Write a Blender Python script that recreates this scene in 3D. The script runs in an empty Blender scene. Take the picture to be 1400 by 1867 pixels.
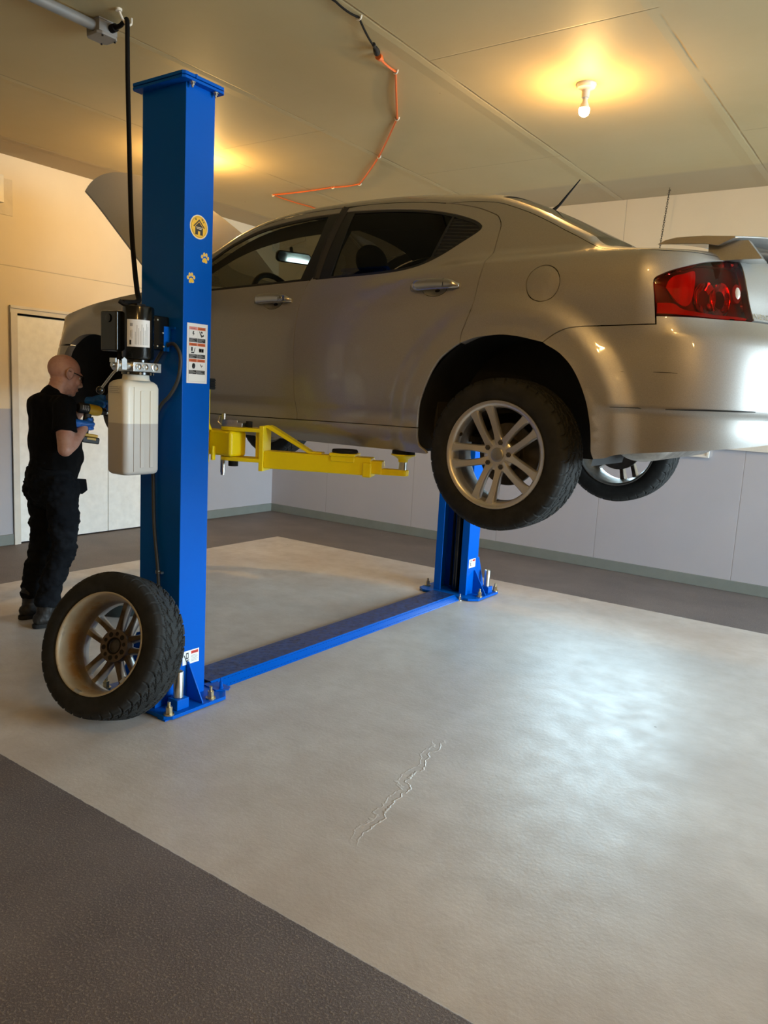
import bpy, bmesh, math, random
from mathutils import Vector, Matrix, noise
from mathutils.geometry import delaunay_2d_cdt
SC = bpy.context.scene
COL = SC.collection
PI = math.pi
random.seed(7)
LOC = {}

# ---------------------------------------------------------------- materials
def _nt(name):
    m = bpy.data.materials.new(name); m.use_nodes = True
    nt = m.node_tree; b = nt.nodes['Principled BSDF']
    return m, nt, b
def N(nt, t, **kw):
    n = nt.nodes.new(t)
    for k, v in kw.items(): setattr(n, k, v)
    return n
def lk(nt, a, b): nt.links.new(a, b)
def math_n(nt, op, a, b=None, clamp=False):
    n = N(nt, 'ShaderNodeMath', operation=op, use_clamp=clamp)
    for i, v in enumerate((a, b)):
        if v is None: continue
        if isinstance(v, (int, float)): n.inputs[i].default_value = v
        else: lk(nt, v, n.inputs[i])
    return n.outputs[0]
def mixc(nt, fac, a, b):
    n = N(nt, 'ShaderNodeMix', data_type='RGBA')
    for s, v in ((n.inputs[0], fac), (n.inputs[6], a), (n.inputs[7], b)):
        if isinstance(v, (int, float)): s.default_value = v
        elif isinstance(v, tuple): s.default_value = (*v[:3], 1)
        else: lk(nt, v, s)
    return n.outputs[2]
def noise_n(nt, scale, detail=4, rough=.6, coord=None, stretch=None):
    if coord is None:
        coord = N(nt, 'ShaderNodeNewGeometry').outputs['Position']
    if stretch:
        mp = N(nt, 'ShaderNodeMapping'); mp.inputs['Scale'].default_value = stretch
        lk(nt, coord, mp.inputs[0]); coord = mp.outputs[0]
    n = N(nt, 'ShaderNodeTexNoise'); n.inputs['Scale'].default_value = scale
    n.inputs['Detail'].default_value = detail; n.inputs['Roughness'].default_value = rough
    lk(nt, coord, n.inputs['Vector'])
    return n.outputs['Fac']
def ramp(nt, v, a, b, lo=0., hi=1.):
    n = N(nt, 'ShaderNodeMapRange', clamp=True)
    n.inputs[1].default_value = a; n.inputs[2].default_value = b
    n.inputs[3].default_value = lo; n.inputs[4].default_value = hi
    lk(nt, v, n.inputs[0]); return n.outputs[0]
def bump(nt, bsdf, h, strength=.3, dist=.002):
    n = N(nt, 'ShaderNodeBump'); n.inputs['Strength'].default_value = strength
    n.inputs['Distance'].default_value = dist
    lk(nt, h, n.inputs['Height']); lk(nt, n.outputs[0], bsdf.inputs['Normal'])
def mat(name, c, rough=.5, metal=0., var=.08, vscale=8., bmp=0., bscale=200., coat=0., spec=.5, rvar=.0, ior=1.5, bdist=.002):
    m, nt, b = _nt(name)
    b.inputs['Roughness'].default_value = rough; b.inputs['Metallic'].default_value = metal
    b.inputs['Specular IOR Level'].default_value = spec; b.inputs['IOR'].default_value = ior
    if coat: b.inputs['Coat Weight'].default_value = coat; b.inputs['Coat Roughness'].default_value = .04
    tc = N(nt, 'ShaderNodeTexCoord').outputs['Object']
    f = noise_n(nt, vscale, 4, .6, tc)
    f = ramp(nt, f, .3, .7)
    lo = tuple(x * (1 - var) for x in c); hi = tuple(min(1, x * (1 + var)) for x in c)
    lk(nt, mixc(nt, f, lo, hi), b.inputs['Base Color'])
    if rvar:
        lk(nt, ramp(nt, noise_n(nt, vscale * 3, 4, .6, tc), .3, .7, max(0, rough - rvar), rough + rvar), b.inputs['Roughness'])
    if bmp: bump(nt, b, noise_n(nt, bscale, 3, .6, tc), bmp, bdist)
    m.diffuse_color = (*c, 1)
    return m
def glass(name, tint=(.8, .85, .8), gloss=1.0, rough=.0):
    m = bpy.data.materials.new(name); m.use_nodes = True; nt = m.node_tree
    nt.nodes.remove(nt.nodes['Principled BSDF']); out = nt.nodes['Material Output']
    t = N(nt, 'ShaderNodeBsdfTransparent'); t.inputs[0].default_value = (*tint, 1)
    g = N(nt, 'ShaderNodeBsdfGlossy'); g.inputs['Roughness'].default_value = rough
    fr = N(nt, 'ShaderNodeFresnel'); fr.inputs[0].default_value = 1.5
    mx = N(nt, 'ShaderNodeMixShader')
    lk(nt, math_n(nt, 'MULTIPLY', fr.outputs[0], gloss, True), mx.inputs[0])
    lk(nt, t.outputs[0], mx.inputs[1]); lk(nt, g.outputs[0], mx.inputs[2]); lk(nt, mx.outputs[0], out.inputs[0])
    return m
def emis(name, c, s):
    m, nt, b = _nt(name)
    b.inputs['Base Color'].default_value = (*c, 1)
    b.inputs['Emission Color'].default_value = (*c, 1); b.inputs['Emission Strength'].default_value = s
    return m

# ---------------------------------------------------------------- mesh builder
def frame(axis, up=None):
    a = Vector(axis).normalized()
    u = Vector(up) if up is not None else (Vector((0, 0, 1)) if abs(a.z) < .9 else Vector((1, 0, 0)))
    x = u.cross(a)
    if x.length < 1e-6: x = Vector((1, 0, 0)).cross(a)
    x.normalize(); y = a.cross(x)
    return x, y, a
def catmull(pts, n=6, closed=False):
    P = [Vector(p) for p in pts]; out = []
    m = len(P)
    rng = range(m if closed else m - 1)
    for i in rng:
        p1, p2 = P[i], P[(i + 1) % m]
        p0 = P[i - 1] if (i > 0 or closed) else p1 + (p1 - p2)
        p3 = P[(i + 2) % m] if (i + 2 < m or closed) else p2 + (p2 - p1)
        for k in range(n):
            t = k / n
            out.append(.5 * ((2 * p1) + (p2 - p0) * t + (2 * p0 - 5 * p1 + 4 * p2 - p3) * t * t + (3 * p1 - p0 - 3 * p2 + p3) * t ** 3))
    if not closed: out.append(P[-1])
    return out
class MB:
    def __init__(s): s.v = []; s.f = []; s.mi = []; s.cur = 0; s.n = None
    def mat(s, i): s.cur = i; return s
    def add(s, vs, fs):
        o = len(s.v); s.v += [Vector(v) for v in vs]
        for f in fs: s.f.append([o + i for i in f]); s.mi.append(s.cur)
        return s
    def box(s, c, d, R=None):
        c = Vector(c); h = Vector(d) * .5; vs = []
        for x in (-1, 1):
            for y in (-1, 1):
                for z in (-1, 1):
                    p = Vector((x * h.x, y * h.y, z * h.z))
                    if R is not None: p = R @ p
                    vs.append(c + p)
        return s.add(vs, [(0, 1, 3, 2), (4, 6, 7, 5), (0, 4, 5, 1), (2, 3, 7, 6), (0, 2, 6, 4), (1, 5, 7, 3)])
    def bb(s, x0, x1, y0, y1, z0, z1):
        return s.box(((x0 + x1) / 2, (y0 + y1) / 2, (z0 + z1) / 2), (abs(x1 - x0), abs(y1 - y0), abs(z1 - z0)))
    def cyl(s, p0, p1, r0, r1=None, n=24, caps=True, up=None, phase=0.):
        r1 = r0 if r1 is None else r1
        return s.tube([p0, p1], [r0, r1], n, caps, up, phase)
    def tube(s, pts, rad, n=12, caps=True, up=None, phase=0., closed=False):
        P = [Vector(p) for p in pts]; m = len(P)
        if not isinstance(rad, (list, tuple)): rad = [rad] * m
        vs = []; x = None
        for i in range(m):
            if closed: t = P[(i + 1) % m] - P[i - 1]
            else: t = P[min(i + 1, m - 1)] - P[max(i - 1, 0)]
            if t.length < 1e-9: t = Vector((0, 0, 1))
            t.normalize()
            if x is None: x, y, _ = frame(t, up)
            else:
                x = x - t * x.dot(t)
                if x.length < 1e-6: x, _, _ = frame(t)
                x.normalize(); y = t.cross(x)
            r = rad[i]; rx, ry = r if isinstance(r, (tuple, list)) else (r, r)
            for k in range(n):
                a = 2 * PI * k / n + phase
                vs.append(P[i] + x * (rx * math.cos(a)) + y * (ry * math.sin(a)))
        fs = []
        for i in range(m if closed else m - 1):
            j = (i + 1) % m
            for k in range(n):
                k2 = (k + 1) % n
                fs.append((i * n + k, i * n + k2, j * n + k2, j * n + k))
        if caps and not closed:
            fs.append(tuple(range(n - 1, -1, -1))); fs.append(tuple((m - 1) * n + k for k in range(n)))
        return s.add(vs, fs)
    def lathe(s, prof, o=(0, 0, 0), axis=(0, 0, 1), n=32, up=None, closed=False, a0=0., a1=2 * PI):
        # prof: (r, h) pairs along the axis
        x, y, a = frame(axis, up); o = Vector(o); m = len(prof); full = abs(a1 - a0 - 2 * PI) < 1e-6
        kn = n if full else n + 1; vs = []
        for r, h in prof:
            for k in range(kn):
                t = a0 + (a1 - a0) * k / n
                vs.append(o + a * h + x * (r * math.cos(t)) + y * (r * math.sin(t)))
        fs = []
        for i in range(m if closed else m - 1):
            j = (i + 1) % m
            for k in range(n):
                k2 = (k + 1) % kn
                fs.append((i * kn + k, i * kn + k2, j * kn + k2, j * kn + k))
        return s.add(vs, fs)
    def prism(s, poly, o, ux, uy, d):
        # 2d polygon in plane (ux,uy) at o, extruded by vector d
        o = Vector(o); ux = Vector(ux); uy = Vector(uy); d = Vector(d); n = len(poly)
        a = [o + ux * p[0] + uy * p[1] for p in poly]; b = [p + d for p in a]
        fs = [tuple(range(n - 1, -1, -1)), tuple(range(n, 2 * n))]
        for k in range(n): fs.append((k, (k + 1) % n, n + (k + 1) % n, n + k))
        return s.add(a + b, fs)
    def ball(s, c, r, n=16, m=10, R=None):
        c = Vector(c); r = r if isinstance(r, (tuple, list)) else (r, r, r); vs = []; fs = []
        for i in range(m + 1):
            th = PI * i / m
            for k in range(n):
                ph = 2 * PI * k / n
                p = Vector((r[0] * math.sin(th) * math.cos(ph), r[1] * math.sin(th) * math.sin(ph), r[2] * math.cos(th)))
                if R is not None: p = R @ p
                vs.append(c + p)
        for i in range(m):
            for k in range(n):
                k2 = (k + 1) % n
                fs.append((i * n + k, (i + 1) * n + k, (i + 1) * n + k2, i * n + k2))
        return s.add(vs, fs)
    def grid(s, fn, nu, nv, cu=False, cv=False):
        vs = [fn(i / (nu if cu else nu - 1), j / (nv if cv else nv - 1)) for i in range(nu) for j in range(nv)]
        fs = []
        for i in range(nu if cu else nu - 1):
            for j in range(nv if cv else nv - 1):
                i2 = (i + 1) % nu; j2 = (j + 1) % nv
                fs.append((i * nv + j, i2 * nv + j, i2 * nv + j2, i * nv + j2))
        return s.add(vs, fs)
    def text(s, txt, o, ux, uy, size, align='LEFT', depth=0.0):
        cu = bpy.data.curves.new('t', 'FONT'); cu.body = txt; cu.size = size; cu.align_x = align; cu.extrude = depth
        ob = bpy.data.objects.new('t', cu); COL.objects.link(ob)
        dg = bpy.context.evaluated_depsgraph_get(); me = bpy.data.meshes.new_from_object(ob.evaluated_get(dg))
        o = Vector(o); ux = Vector(ux); uy = Vector(uy); uz = ux.cross(uy)
        s.add([o + ux * v.co.x + uy * v.co.y + uz * v.co.z for v in me.vertices], [tuple(p.vertices) for p in me.polygons])
        bpy.data.objects.remove(ob); bpy.data.meshes.remove(me); bpy.data.curves.remove(cu)
        return s
    def merge(s, tol=1e-5):
        return s
    def mesh(s, name, mats, origin=(0, 0, 0), ang=35, weld=0.):
        o = Vector(origin)
        me = bpy.data.meshes.new(name)
        me.from_pydata([v - o for v in s.v], [], s.f)
        for m in (mats if isinstance(mats, (list, tuple)) else [mats]): me.materials.append(m)
        me.polygons.foreach_set('material_index', s.mi)
        me.polygons.foreach_set('use_smooth', [True] * len(s.f))
        bm = bmesh.new(); bm.from_mesh(me)
        bmesh.ops.remove_doubles(bm, verts=bm.verts, dist=weld if weld else 1e-6)
        bmesh.ops.recalc_face_normals(bm, faces=bm.faces)
        bm.to_mesh(me); bm.free()
        if ang < 180: me.set_sharp_from_angle(angle=math.radians(ang))
        me.update()
        return me
    def build(s, name, mats, parent=None, bev=0., ang=35, seg=2, weld=0., origin=None):
        o = LOC.get(parent.name, Vector((0, 0, 0))) if parent else Vector(origin or (0, 0, 0))
        me = s.mesh(name, mats, o, ang, weld)
        ob = bpy.data.objects.new(name, me); COL.objects.link(ob)
        if parent: ob.parent = parent
        else: ob.location = o
        LOC[ob.name] = o
        if bev:
            md = ob.modifiers.new('bevel', 'BEVEL'); md.width = bev; md.segments = seg; md.limit_method = 'ANGLE'
            md.angle_limit = math.radians(40); md.harden_normals = True
        return ob
def tag(o, label, cat, group=None):
    o['label'] = label; o['category'] = cat
    if group: o['group'] = group
    return o
def thing(name, label, cat, loc, group=None):
    o = bpy.data.objects.new(name, None); COL.objects.link(o); o.empty_display_size = .1
    o.location = loc; LOC[o.name] = Vector(loc)
    return tag(o, label, cat, group)
def struct(o): o['kind'] = 'structure'; return o
def ss(a, b, x):
    if a == b: return 1. if x >= a else 0.
    t = max(0., min(1., (x - a) / (b - a))); return t * t * (3 - 2 * t)
def lerp(a, b, t): return a + (b - a) * t
def interp(tab, x):
    if x <= tab[0][0]: return tab[0][1]
    for (a, b), (c, d) in zip(tab, tab[1:]):
        if x <= c: return b + (d - b) * (x - a) / (c - a)
    return tab[-1][1]
def sinterp(tab, x):
    # monotone-ish smooth (catmull hermite) interpolation
    n = len(tab)
    if x <= tab[0][0]: return tab[0][1]
    if x >= tab[-1][0]: return tab[-1][1]
    for i in range(n - 1):
        if x <= tab[i + 1][0]: break
    x0, y0 = tab[i]; x1, y1 = tab[i + 1]; h = x1 - x0; t = (x - x0) / h
    m0 = (y1 - tab[i - 1][1]) / (x1 - tab[i - 1][0]) if i > 0 else (y1 - y0) / h
    m1 = (tab[i + 2][1] - y0) / (tab[i + 2][0] - x0) if i + 2 < n else (y1 - y0) / h
    return (2 * t ** 3 - 3 * t * t + 1) * y0 + (t ** 3 - 2 * t * t + t) * h * m0 + (-2 * t ** 3 + 3 * t * t) * y1 + (t ** 3 - t * t) * h * m1
P_WIN = 33.; P_DOOR = 390.; P_BULB = 1150.; EXPO = 1.0
LWC = (-2.897, 2.081, .343); LWA = (.205, -.907, .367); LWR = 0.35
# ================================================================ ROOM
X0, X1, Y0, Y1, ZC = -6.68, 3.60, -2.60, 7.11, 3.345
def line_mask(nt, coord, vals, w):
    out = None
    for v in vals:
        d = math_n(nt, 'ABSOLUTE', math_n(nt, 'SUBTRACT', coord, v))
        m = ramp(nt, d, 0., w, 1., 0.)
        out = m if out is None else math_n(nt, 'MAXIMUM', out, m)
    return out
def band(nt, coord, a, b, e=.01):
    return math_n(nt, 'MULTIPLY', ramp(nt, coord, a - e, a + e), ramp(nt, coord, b - e, b + e, 1., 0.))

def floor_material():
    m, nt, b = _nt('painted_concrete')
    pos = N(nt, 'ShaderNodeNewGeometry').outputs['Position']
    sx = N(nt, 'ShaderNodeSeparateXYZ'); lk(nt, pos, sx.inputs[0]); X, Y = sx.outputs[0], sx.outputs[1]
    wob = math_n(nt, 'MULTIPLY', math_n(nt, 'SUBTRACT', noise_n(nt, 30, 2), .5), .008)
    Xw = math_n(nt, 'ADD', X, wob); Yw = math_n(nt, 'ADD', Y, wob)
    rect = math_n(nt, 'MULTIPLY', ramp(nt, Xw, -5.452, -5.448), band(nt, Yw, 1.573, 5.912, .002))
    # light paint
    n1 = noise_n(nt, 1.3, 5, .6); n2 = noise_n(nt, 7, 6, .65)
    lc = mixc(nt, ramp(nt, n1, .35, .65), (.44, .405, .375), (.56, .535, .505))
    lc = mixc(nt, ramp(nt, n2, .42, .70, 0., .5), lc, (.40, .36, .32))
    brush = noise_n(nt, 9, 5, .7, None, (.35, 2.2, 1))
    lc = mixc(nt, ramp(nt, brush, .55, .75, 0., .22), lc, (.60, .58, .56))
    # wear specks and stains
    vo = N(nt, 'ShaderNodeTexVoronoi'); vo.inputs['Scale'].default_value = 5.5; lk(nt, pos, vo.inputs['Vector'])
    cell = N(nt, 'ShaderNodeSeparateColor'); lk(nt, vo.outputs['Color'], cell.inputs[0])
    sz = ramp(nt, cell.outputs[0], .80, 1., .0, .055)
    ndist = math_n(nt, 'ADD', vo.outputs['Distance'], math_n(nt, 'MULTIPLY', math_n(nt, 'SUBTRACT', noise_n(nt, 45, 3), .5), .07))
    speck = math_n(nt, 'MULTIPLY', ramp(nt, math_n(nt, 'SUBTRACT', ndist, sz), -.004, .006, 1., 0.), ramp(nt, cell.outputs[0], .79, .81))
    lc = mixc(nt, math_n(nt, 'MULTIPLY', speck, .75), lc, (.17, .14, .11))
    # repaired crack running across the light paint
    A = Vector((-1.43, 2.03)); Bv = Vector((-1.62, 2.88)); D = Bv - A; L = D.length; D /= L
    wx = math_n(nt, 'MULTIPLY', math_n(nt, 'SUBTRACT', noise_n(nt, 6, 4), .5), .16)
    px = math_n(nt, 'SUBTRACT', X, A.x); py = math_n(nt, 'SUBTRACT', Y, A.y)
    along = math_n(nt, 'ADD', math_n(nt, 'MULTIPLY', px, D.x), math_n(nt, 'MULTIPLY', py, D.y))
    across = math_n(nt, 'ADD', math_n(nt, 'ADD', math_n(nt, 'MULTIPLY', px, -D.y), math_n(nt, 'MULTIPLY', py, D.x)), wx)
    inseg = band(nt, along, 0., L, .05)
    c1 = ramp(nt, math_n(nt, 'ABSOLUTE', across), .001, .006, 1., 0.)
    c2 = ramp(nt, math_n(nt, 'ABSOLUTE', math_n(nt, 'SUBTRACT', across, .035)), .001, .005, 1., 0.)
    crack = math_n(nt, 'MULTIPLY', math_n(nt, 'MAXIMUM', c1, math_n(nt, 'MULTIPLY', c2, .5)), inseg)
    lc = mixc(nt, math_n(nt, 'MULTIPLY', crack, .5), lc, (.66, .64, .60))
    # dark border paint, grainy
    g1 = noise_n(nt, 140, 3, .7); g2 = noise_n(nt, 2.2, 4, .6)
    dc = mixc(nt, ramp(nt, g2, .35, .65), (.098, .085, .090), (.140, .122, .122))
    dc = mixc(nt, ramp(nt, g1, .53, .66, 0., .9), dc, (.27, .245, .21))
    lk(nt, mixc(nt, rect, dc, lc), b.inputs['Base Color'])
    ro = ramp(nt, n2, .3, .7, .34, .48)
    rr = N(nt, 'ShaderNodeMix', data_type='FLOAT'); lk(nt, rect, rr.inputs[0]); rr.inputs[2].default_value = .55; lk(nt, ro, rr.inputs[3])
    lk(nt, rr.outputs[0], b.inputs['Roughness'])
    hb = math_n(nt, 'MULTIPLY', g1, 1.6)
    hl = math_n(nt, 'ADD', math_n(nt, 'MULTIPLY', noise_n(nt, 55, 4, .6), .5), math_n(nt, 'ADD', math_n(nt, 'MULTIPLY', brush, .25), math_n(nt, 'MULTIPLY', crack, .8)))
    hh = N(nt, 'ShaderNodeMix', data_type='FLOAT'); lk(nt, rect, hh.inputs[0]); lk(nt, hb, hh.inputs[2]); lk(nt, hl, hh.inputs[3])
    bump(nt, b, hh.outputs[0], .5, .004)
    return m
def wall_material():
    m, nt, b = _nt('two_tone_wall_paint')
    pos = N(nt, 'ShaderNodeNewGeometry').outputs['Position']
    sx = N(nt, 'ShaderNodeSeparateXYZ'); lk(nt, pos, sx.inputs[0]); X, Y, Z = sx.outputs
    n1 = ramp(nt, noise_n(nt, 1.2, 5), .3, .7); n2 = noise_n(nt, 35, 4)
    up = mixc(nt, n1, (.66, .575, .42), (.71, .625, .465))
    lo = mixc(nt, n1, (.385, .385, .42), (.42, .415, .45))
    c = mixc(nt, ramp(nt, Z, 1.219, 1.225), lo, up)
    vseam = math_n(nt, 'MULTIPLY', line_mask(nt, X, (-5.80, -4.585, -3.54, -2.504, -1.28, -.06), .0045), ramp(nt, Y, 7.0, 7.02))
    hseam = math_n(nt, 'MULTIPLY', line_mask(nt, Z, (2.443,), .006), ramp(nt, X, -6.6, -6.58, 1., 0.))
    seam = math_n(nt, 'MAXIMUM', vseam, hseam)
    c = mixc(nt, math_n(nt, 'MULTIPLY', seam, .55), c, (.16, .135, .11))
    scuff = math_n(nt, 'MULTIPLY', ramp(nt, noise_n(nt, 11, 6, .75, None, (.3, .3, 3)), .66, .76), .35)
    c = mixc(nt, math_n(nt, 'MULTIPLY', scuff, ramp(nt, Z, .2, 1.2, .7, .1)), c, (.30, .27, .25))
    lk(nt, c, b.inputs['Base Color']); b.inputs['Roughness'].default_value = .55
    bump(nt, b, math_n(nt, 'SUBTRACT', math_n(nt, 'MULTIPLY', n2, .25), seam), .35, .003)
    return m
def ceiling_material():
    m, nt, b = _nt('painted_drywall_ceiling')
    pos = N(nt, 'ShaderNodeNewGeometry').outputs['Position']
    sx = N(nt, 'ShaderNodeSeparateXYZ'); lk(nt, pos, sx.inputs[0]); X, Y = sx.outputs[0], sx.outputs[1]
    n1 = ramp(nt, noise_n(nt, .9, 5), .3, .7)
    c = mixc(nt, n1, (.50, .395, .205), (.55, .44, .24))
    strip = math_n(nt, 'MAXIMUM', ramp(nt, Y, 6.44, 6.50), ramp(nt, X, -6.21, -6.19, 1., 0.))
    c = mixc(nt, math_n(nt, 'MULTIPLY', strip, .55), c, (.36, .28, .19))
    wobx = math_n(nt, 'ADD', X, math_n(nt, 'MULTIPLY', math_n(nt, 'SUBTRACT', noise_n(nt, 3, 3), .5), .012))
    s1 = line_mask(nt, wobx, (-6.19, -4.98, -3.79, -2.535, -1.30, -.08, 1.14, 2.36), .010)
    # butt joints alternate from strip to strip
    b1 = math_n(nt, 'MULTIPLY', line_mask(nt, Y, (3.83, .17, 7.4), .007), math_n(nt, 'MAXIMUM', band(nt, X, -2.53, -1.29), band(nt, X, -.08, 1.14)))
    b2 = math_n(nt, 'MULTIPLY', line_mask(nt, Y, (4.46, .8), .007), math_n(nt, 'MAXIMUM', band(nt, X, -4.98, -3.79), band(nt, X, 1.14, 2.36)))
    b3 = math_n(nt, 'MULTIPLY', line_mask(nt, Y, (5.69, 2.03, -1.6), .007), math_n(nt, 'MAXIMUM', band(nt, X, -3.79, -2.53), band(nt, X, -1.29, -.08)))
    butt = math_n(nt, 'MAXIMUM', math_n(nt, 'MAXIMUM', b1, b2), b3)
    brk = ramp(nt, noise_n(nt, 2.5, 3), .36, .52)
    seam = math_n(nt, 'MAXIMUM', math_n(nt, 'MULTIPLY', s1, brk), math_n(nt, 'MULTIPLY', butt, .7))
    c = mixc(nt, math_n(nt, 'MULTIPLY', seam, .5), c, (.17, .12, .07))
    # broad taped ridge beside each seam, nail pops, scuffs
    ridge = line_mask(nt, math_n(nt, 'ADD', wobx, .05), (-6.19, -4.98, -3.79, -2.535, -1.30, -.08), .07)
    vo = N(nt, 'ShaderNodeTexVoronoi'); vo.inputs['Scale'].default_value = 2.4; lk(nt, pos, vo.inputs['Vector'])
    pop = ramp(nt, vo.outputs['Distance'], .012, .022, 1., 0.)
    c = mixc(nt, math_n(nt, 'MULTIPLY', pop, .8), c, (.10, .065, .035))
    scf = ramp(nt, noise_n(nt, 5, 6, .75, None, (2.5, .6, 1)), .66, .76)
    c = mixc(nt, math_n(nt, 'MULTIPLY', scf, .22), c, (.66, .58, .44))
    lk(nt, c, b.inputs['Base Color']); b.inputs['Roughness'].default_value = .62; b.inputs['Specular IOR Level'].default_value = .3
    h = math_n(nt, 'ADD', math_n(nt, 'MULTIPLY', ridge, .9), math_n(nt, 'SUBTRACT', math_n(nt, 'MULTIPLY', noise_n(nt, 25, 4), .12), math_n(nt, 'MULTIPLY', seam, .9)))
    bump(nt, b, h, .6, .006)
    return m
M = {}
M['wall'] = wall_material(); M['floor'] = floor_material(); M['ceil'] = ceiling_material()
M['white'] = mat('white_gloss_trim', (.66, .64, .58), .4, var=.05, bmp=.1, bscale=60)
M['door'] = mat('scuffed_white_door', (.88, .90, .87), .42, var=.06, vscale=14, bmp=.15, bscale=40)
M['base'] = mat('grey_green_vinyl_baseboard', (.19, .215, .20), .45, var=.06)
M['black'] = mat('black_gap', (.006, .006, .006), .8)
M['pane'] = glass('window_glass', (.95, .97, .97))

f = MB().bb(X0 - .3, X1 + .3, Y0 - .3, Y1 + .3, -.12, 0).build('floor', M['floor']); struct(f)
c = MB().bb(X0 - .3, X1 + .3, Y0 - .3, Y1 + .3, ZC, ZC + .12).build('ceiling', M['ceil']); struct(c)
def wall_holes(name, axis, pos, thick, a0, a1, holes):
    # axis 'x': wall plane at X=pos spanning Y; axis 'y': plane at Y=pos spanning X; holes (a,b,z0,z1)
    mb = MB(); cuts = sorted(holes); cur = a0
    def piece(p, q, z0, z1):
        if q - p < 1e-4 or z1 - z0 < 1e-4: return
        if axis == 'x': mb.bb(pos, pos + thick, p, q, z0, z1)
        else: mb.bb(p, q, pos, pos + thick, z0, z1)
    for (p, q, z0, z1) in cuts:
        piece(cur, p, 0, ZC); piece(p, q, 0, z0); piece(p, q, z1, ZC); cur = q
    piece(cur, a1, 0, ZC)
    o = mb.build(name, M['wall']); struct(o); return o
W1 = (-3.02, -1.635, 1.20, 2.16); W2 = (-1.47, -.12, 1.285, 2.16)
GD = (2.80, 6.95, 0., 2.85); GD2 = (-1.75, 1.25, 0., 2.45)
wall_holes('wall_left', 'x', X0, -.14, Y0 - .14, Y1 + .14, [(3.815, 5.69, 0., 2.052)])
wall_holes('wall_back', 'y', Y1, .14, X0, X1, [W1, W2])
wall_holes('wall_right', 'x', X1, .14, Y0 - .14, Y1 + .14, [GD2, GD])
wall_holes('wall_front', 'y', Y0, -.14, X0, X1, [])
# double door in the left wall
d = thing('door_1', 'white double door in the left wall', 'door', (X0, 4.75, 0)); struct(d)
del d['label'], d['category']
fr = MB()
for (a, b_) in ((3.752, 3.815), (5.69, 5.753)):
    fr.bb(X0 - .13, X0 + .012, a + (.0 if a > 4 else .045), b_ - (.045 if a > 4 else 0), 0, 2.052)
    fr.bb(X0 + .0005, X0 + .018, a, b_, 0, 2.052)
    fr.bb(X0 + .0005, X0 + .026, a + (.04 if a > 4 else 0), b_ - (0 if a > 4 else .04), 0, 2.0525)
fr.bb(X0 + .0005, X0 + .0182, 3.7515, 5.7535, 2.0525, 2.1145); fr.bb(X0 + .0005, X0 + .0262, 3.751, 5.754, 2.092, 2.115)
fr.bb(X0 - .13, X0, 3.815, 5.69, 2.052, 2.07)
fr.build('door_frame', M['white'], d)
for (a, b_) in ((3.818, 4.747), (4.753, 5.687)):
    MB().bb(X0 - .05, X0 - .008, a, b_, .012, 2.036).build('door_leaf', M['door'], d, bev=.003)
MB().bb(X0 - .135, X0 - .06, 3.8, 5.7, 0, 2.06).build('backing', M['black'], d)
# baseboards
def baseboard(name, pieces):
    mb = MB()
    for (x0, x1, y0, y1) in pieces:
        mb.bb(x0, x1, y0, y1, 0, .098)
    o = mb.build(name, M['base'], bev=.004); struct(o)
baseboard('baseboard_left', [(X0, X0 + .012, Y0, 3.752), (X0, X0 + .012, 5.753, Y1)])
baseboard('baseboard_back', [(X0 + .012, X1, Y1 - .012, Y1)])
baseboard('baseboard_front', [(X0 + .012, X1, Y0, Y0 + .012)])
# windows in the back wall (behind the car)
def window(name, w, blind):
    a, b_, z0, z1 = w; cw = .068
    t = thing(name, '', '', ((a + b_) / 2, Y1, z0)); del t['label'], t['category']; struct(t)
    m = MB()
    for i_, (k, dd) in enumerate(((0, .016), (.03, .026), (.052, .034))):
        o_ = cw + .0006 * i_; yb = Y1 - .0004 * i_
        m.bb(a - o_, a - k, Y1 - dd, yb, z0 - o_, z1 + o_); m.bb(b_ + k, b_ + o_, Y1 - dd, yb, z0 - o_, z1 + o_)
        m.bb(a - k, b_ + k, Y1 - dd, yb, z0 - o_, z0 - k); m.bb(a - k, b_ + k, Y1 - dd, yb, z1 + k, z1 + o_)
    m.build('window_casing', M['white'], t)
    m = MB(); mid = (a + b_) / 2
    for (p, q, r, s_) in ((a, a + .05, z0, z1), (b_ - .05, b_, z0, z1), (mid - .03, mid + .03, z0, z1), (a, b_, z0, z0 + .05), (a, b_, z1 - .05, z1)):
        m.bb(p, q, Y1 + .05, Y1 + .10, r, s_)
    m.build('window_frame', M['white'], t, bev=.004)
    MB().bb(a + .03, b_ - .03, Y1 + .07, Y1 + .076, z0 + .03, z1 - .03).build('pane', M['pane'], t)
    if blind:
        MB().bb(a + .005, b_ - .005, Y1 + .02, Y1 + .03, z0 + .004, z1 - .01).build('blind', M['white'], t)
window('window_1', W1, False); window('window_2', W2, True)
# unseen glazed garage door in the right wall, added and enlarged to admit daylight
t = thing('door_2', '', '', (X1, 3.75, 0)); del t['label'], t['category']; struct(t)
GW = [(2.855 + i * .815, 2.855 + i * .815 + .76) for i in range(5)]
GZ = (.20, 2.76)
m = MB()
m.bb(X1 + .03, X1 + .08, GD[0], GD[1], 0, GZ[0]); m.bb(X1 + .03, X1 + .08, GD[0], GD[1], GZ[1], GD[3])
ys = [GD[0]] + [v for g in GW for v in g] + [GD[1]]
for i in range(0, len(ys), 2): m.bb(X1 + .03, X1 + .08, ys[i], ys[i + 1], GZ[0], GZ[1])
for g in GW: [m.bb(X1 + .04, X1 + .07, g[0], g[1], z, z + .05) for z in (.81, 1.45, 2.09)]
m.build('door_panel', M['door'], t, bev=.004)
m = MB()
for g in GW: m.bb(X1 + .052, X1 + .058, g[0], g[1], GZ[0], GZ[1])
m.build('pane', M['pane'], t)

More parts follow.
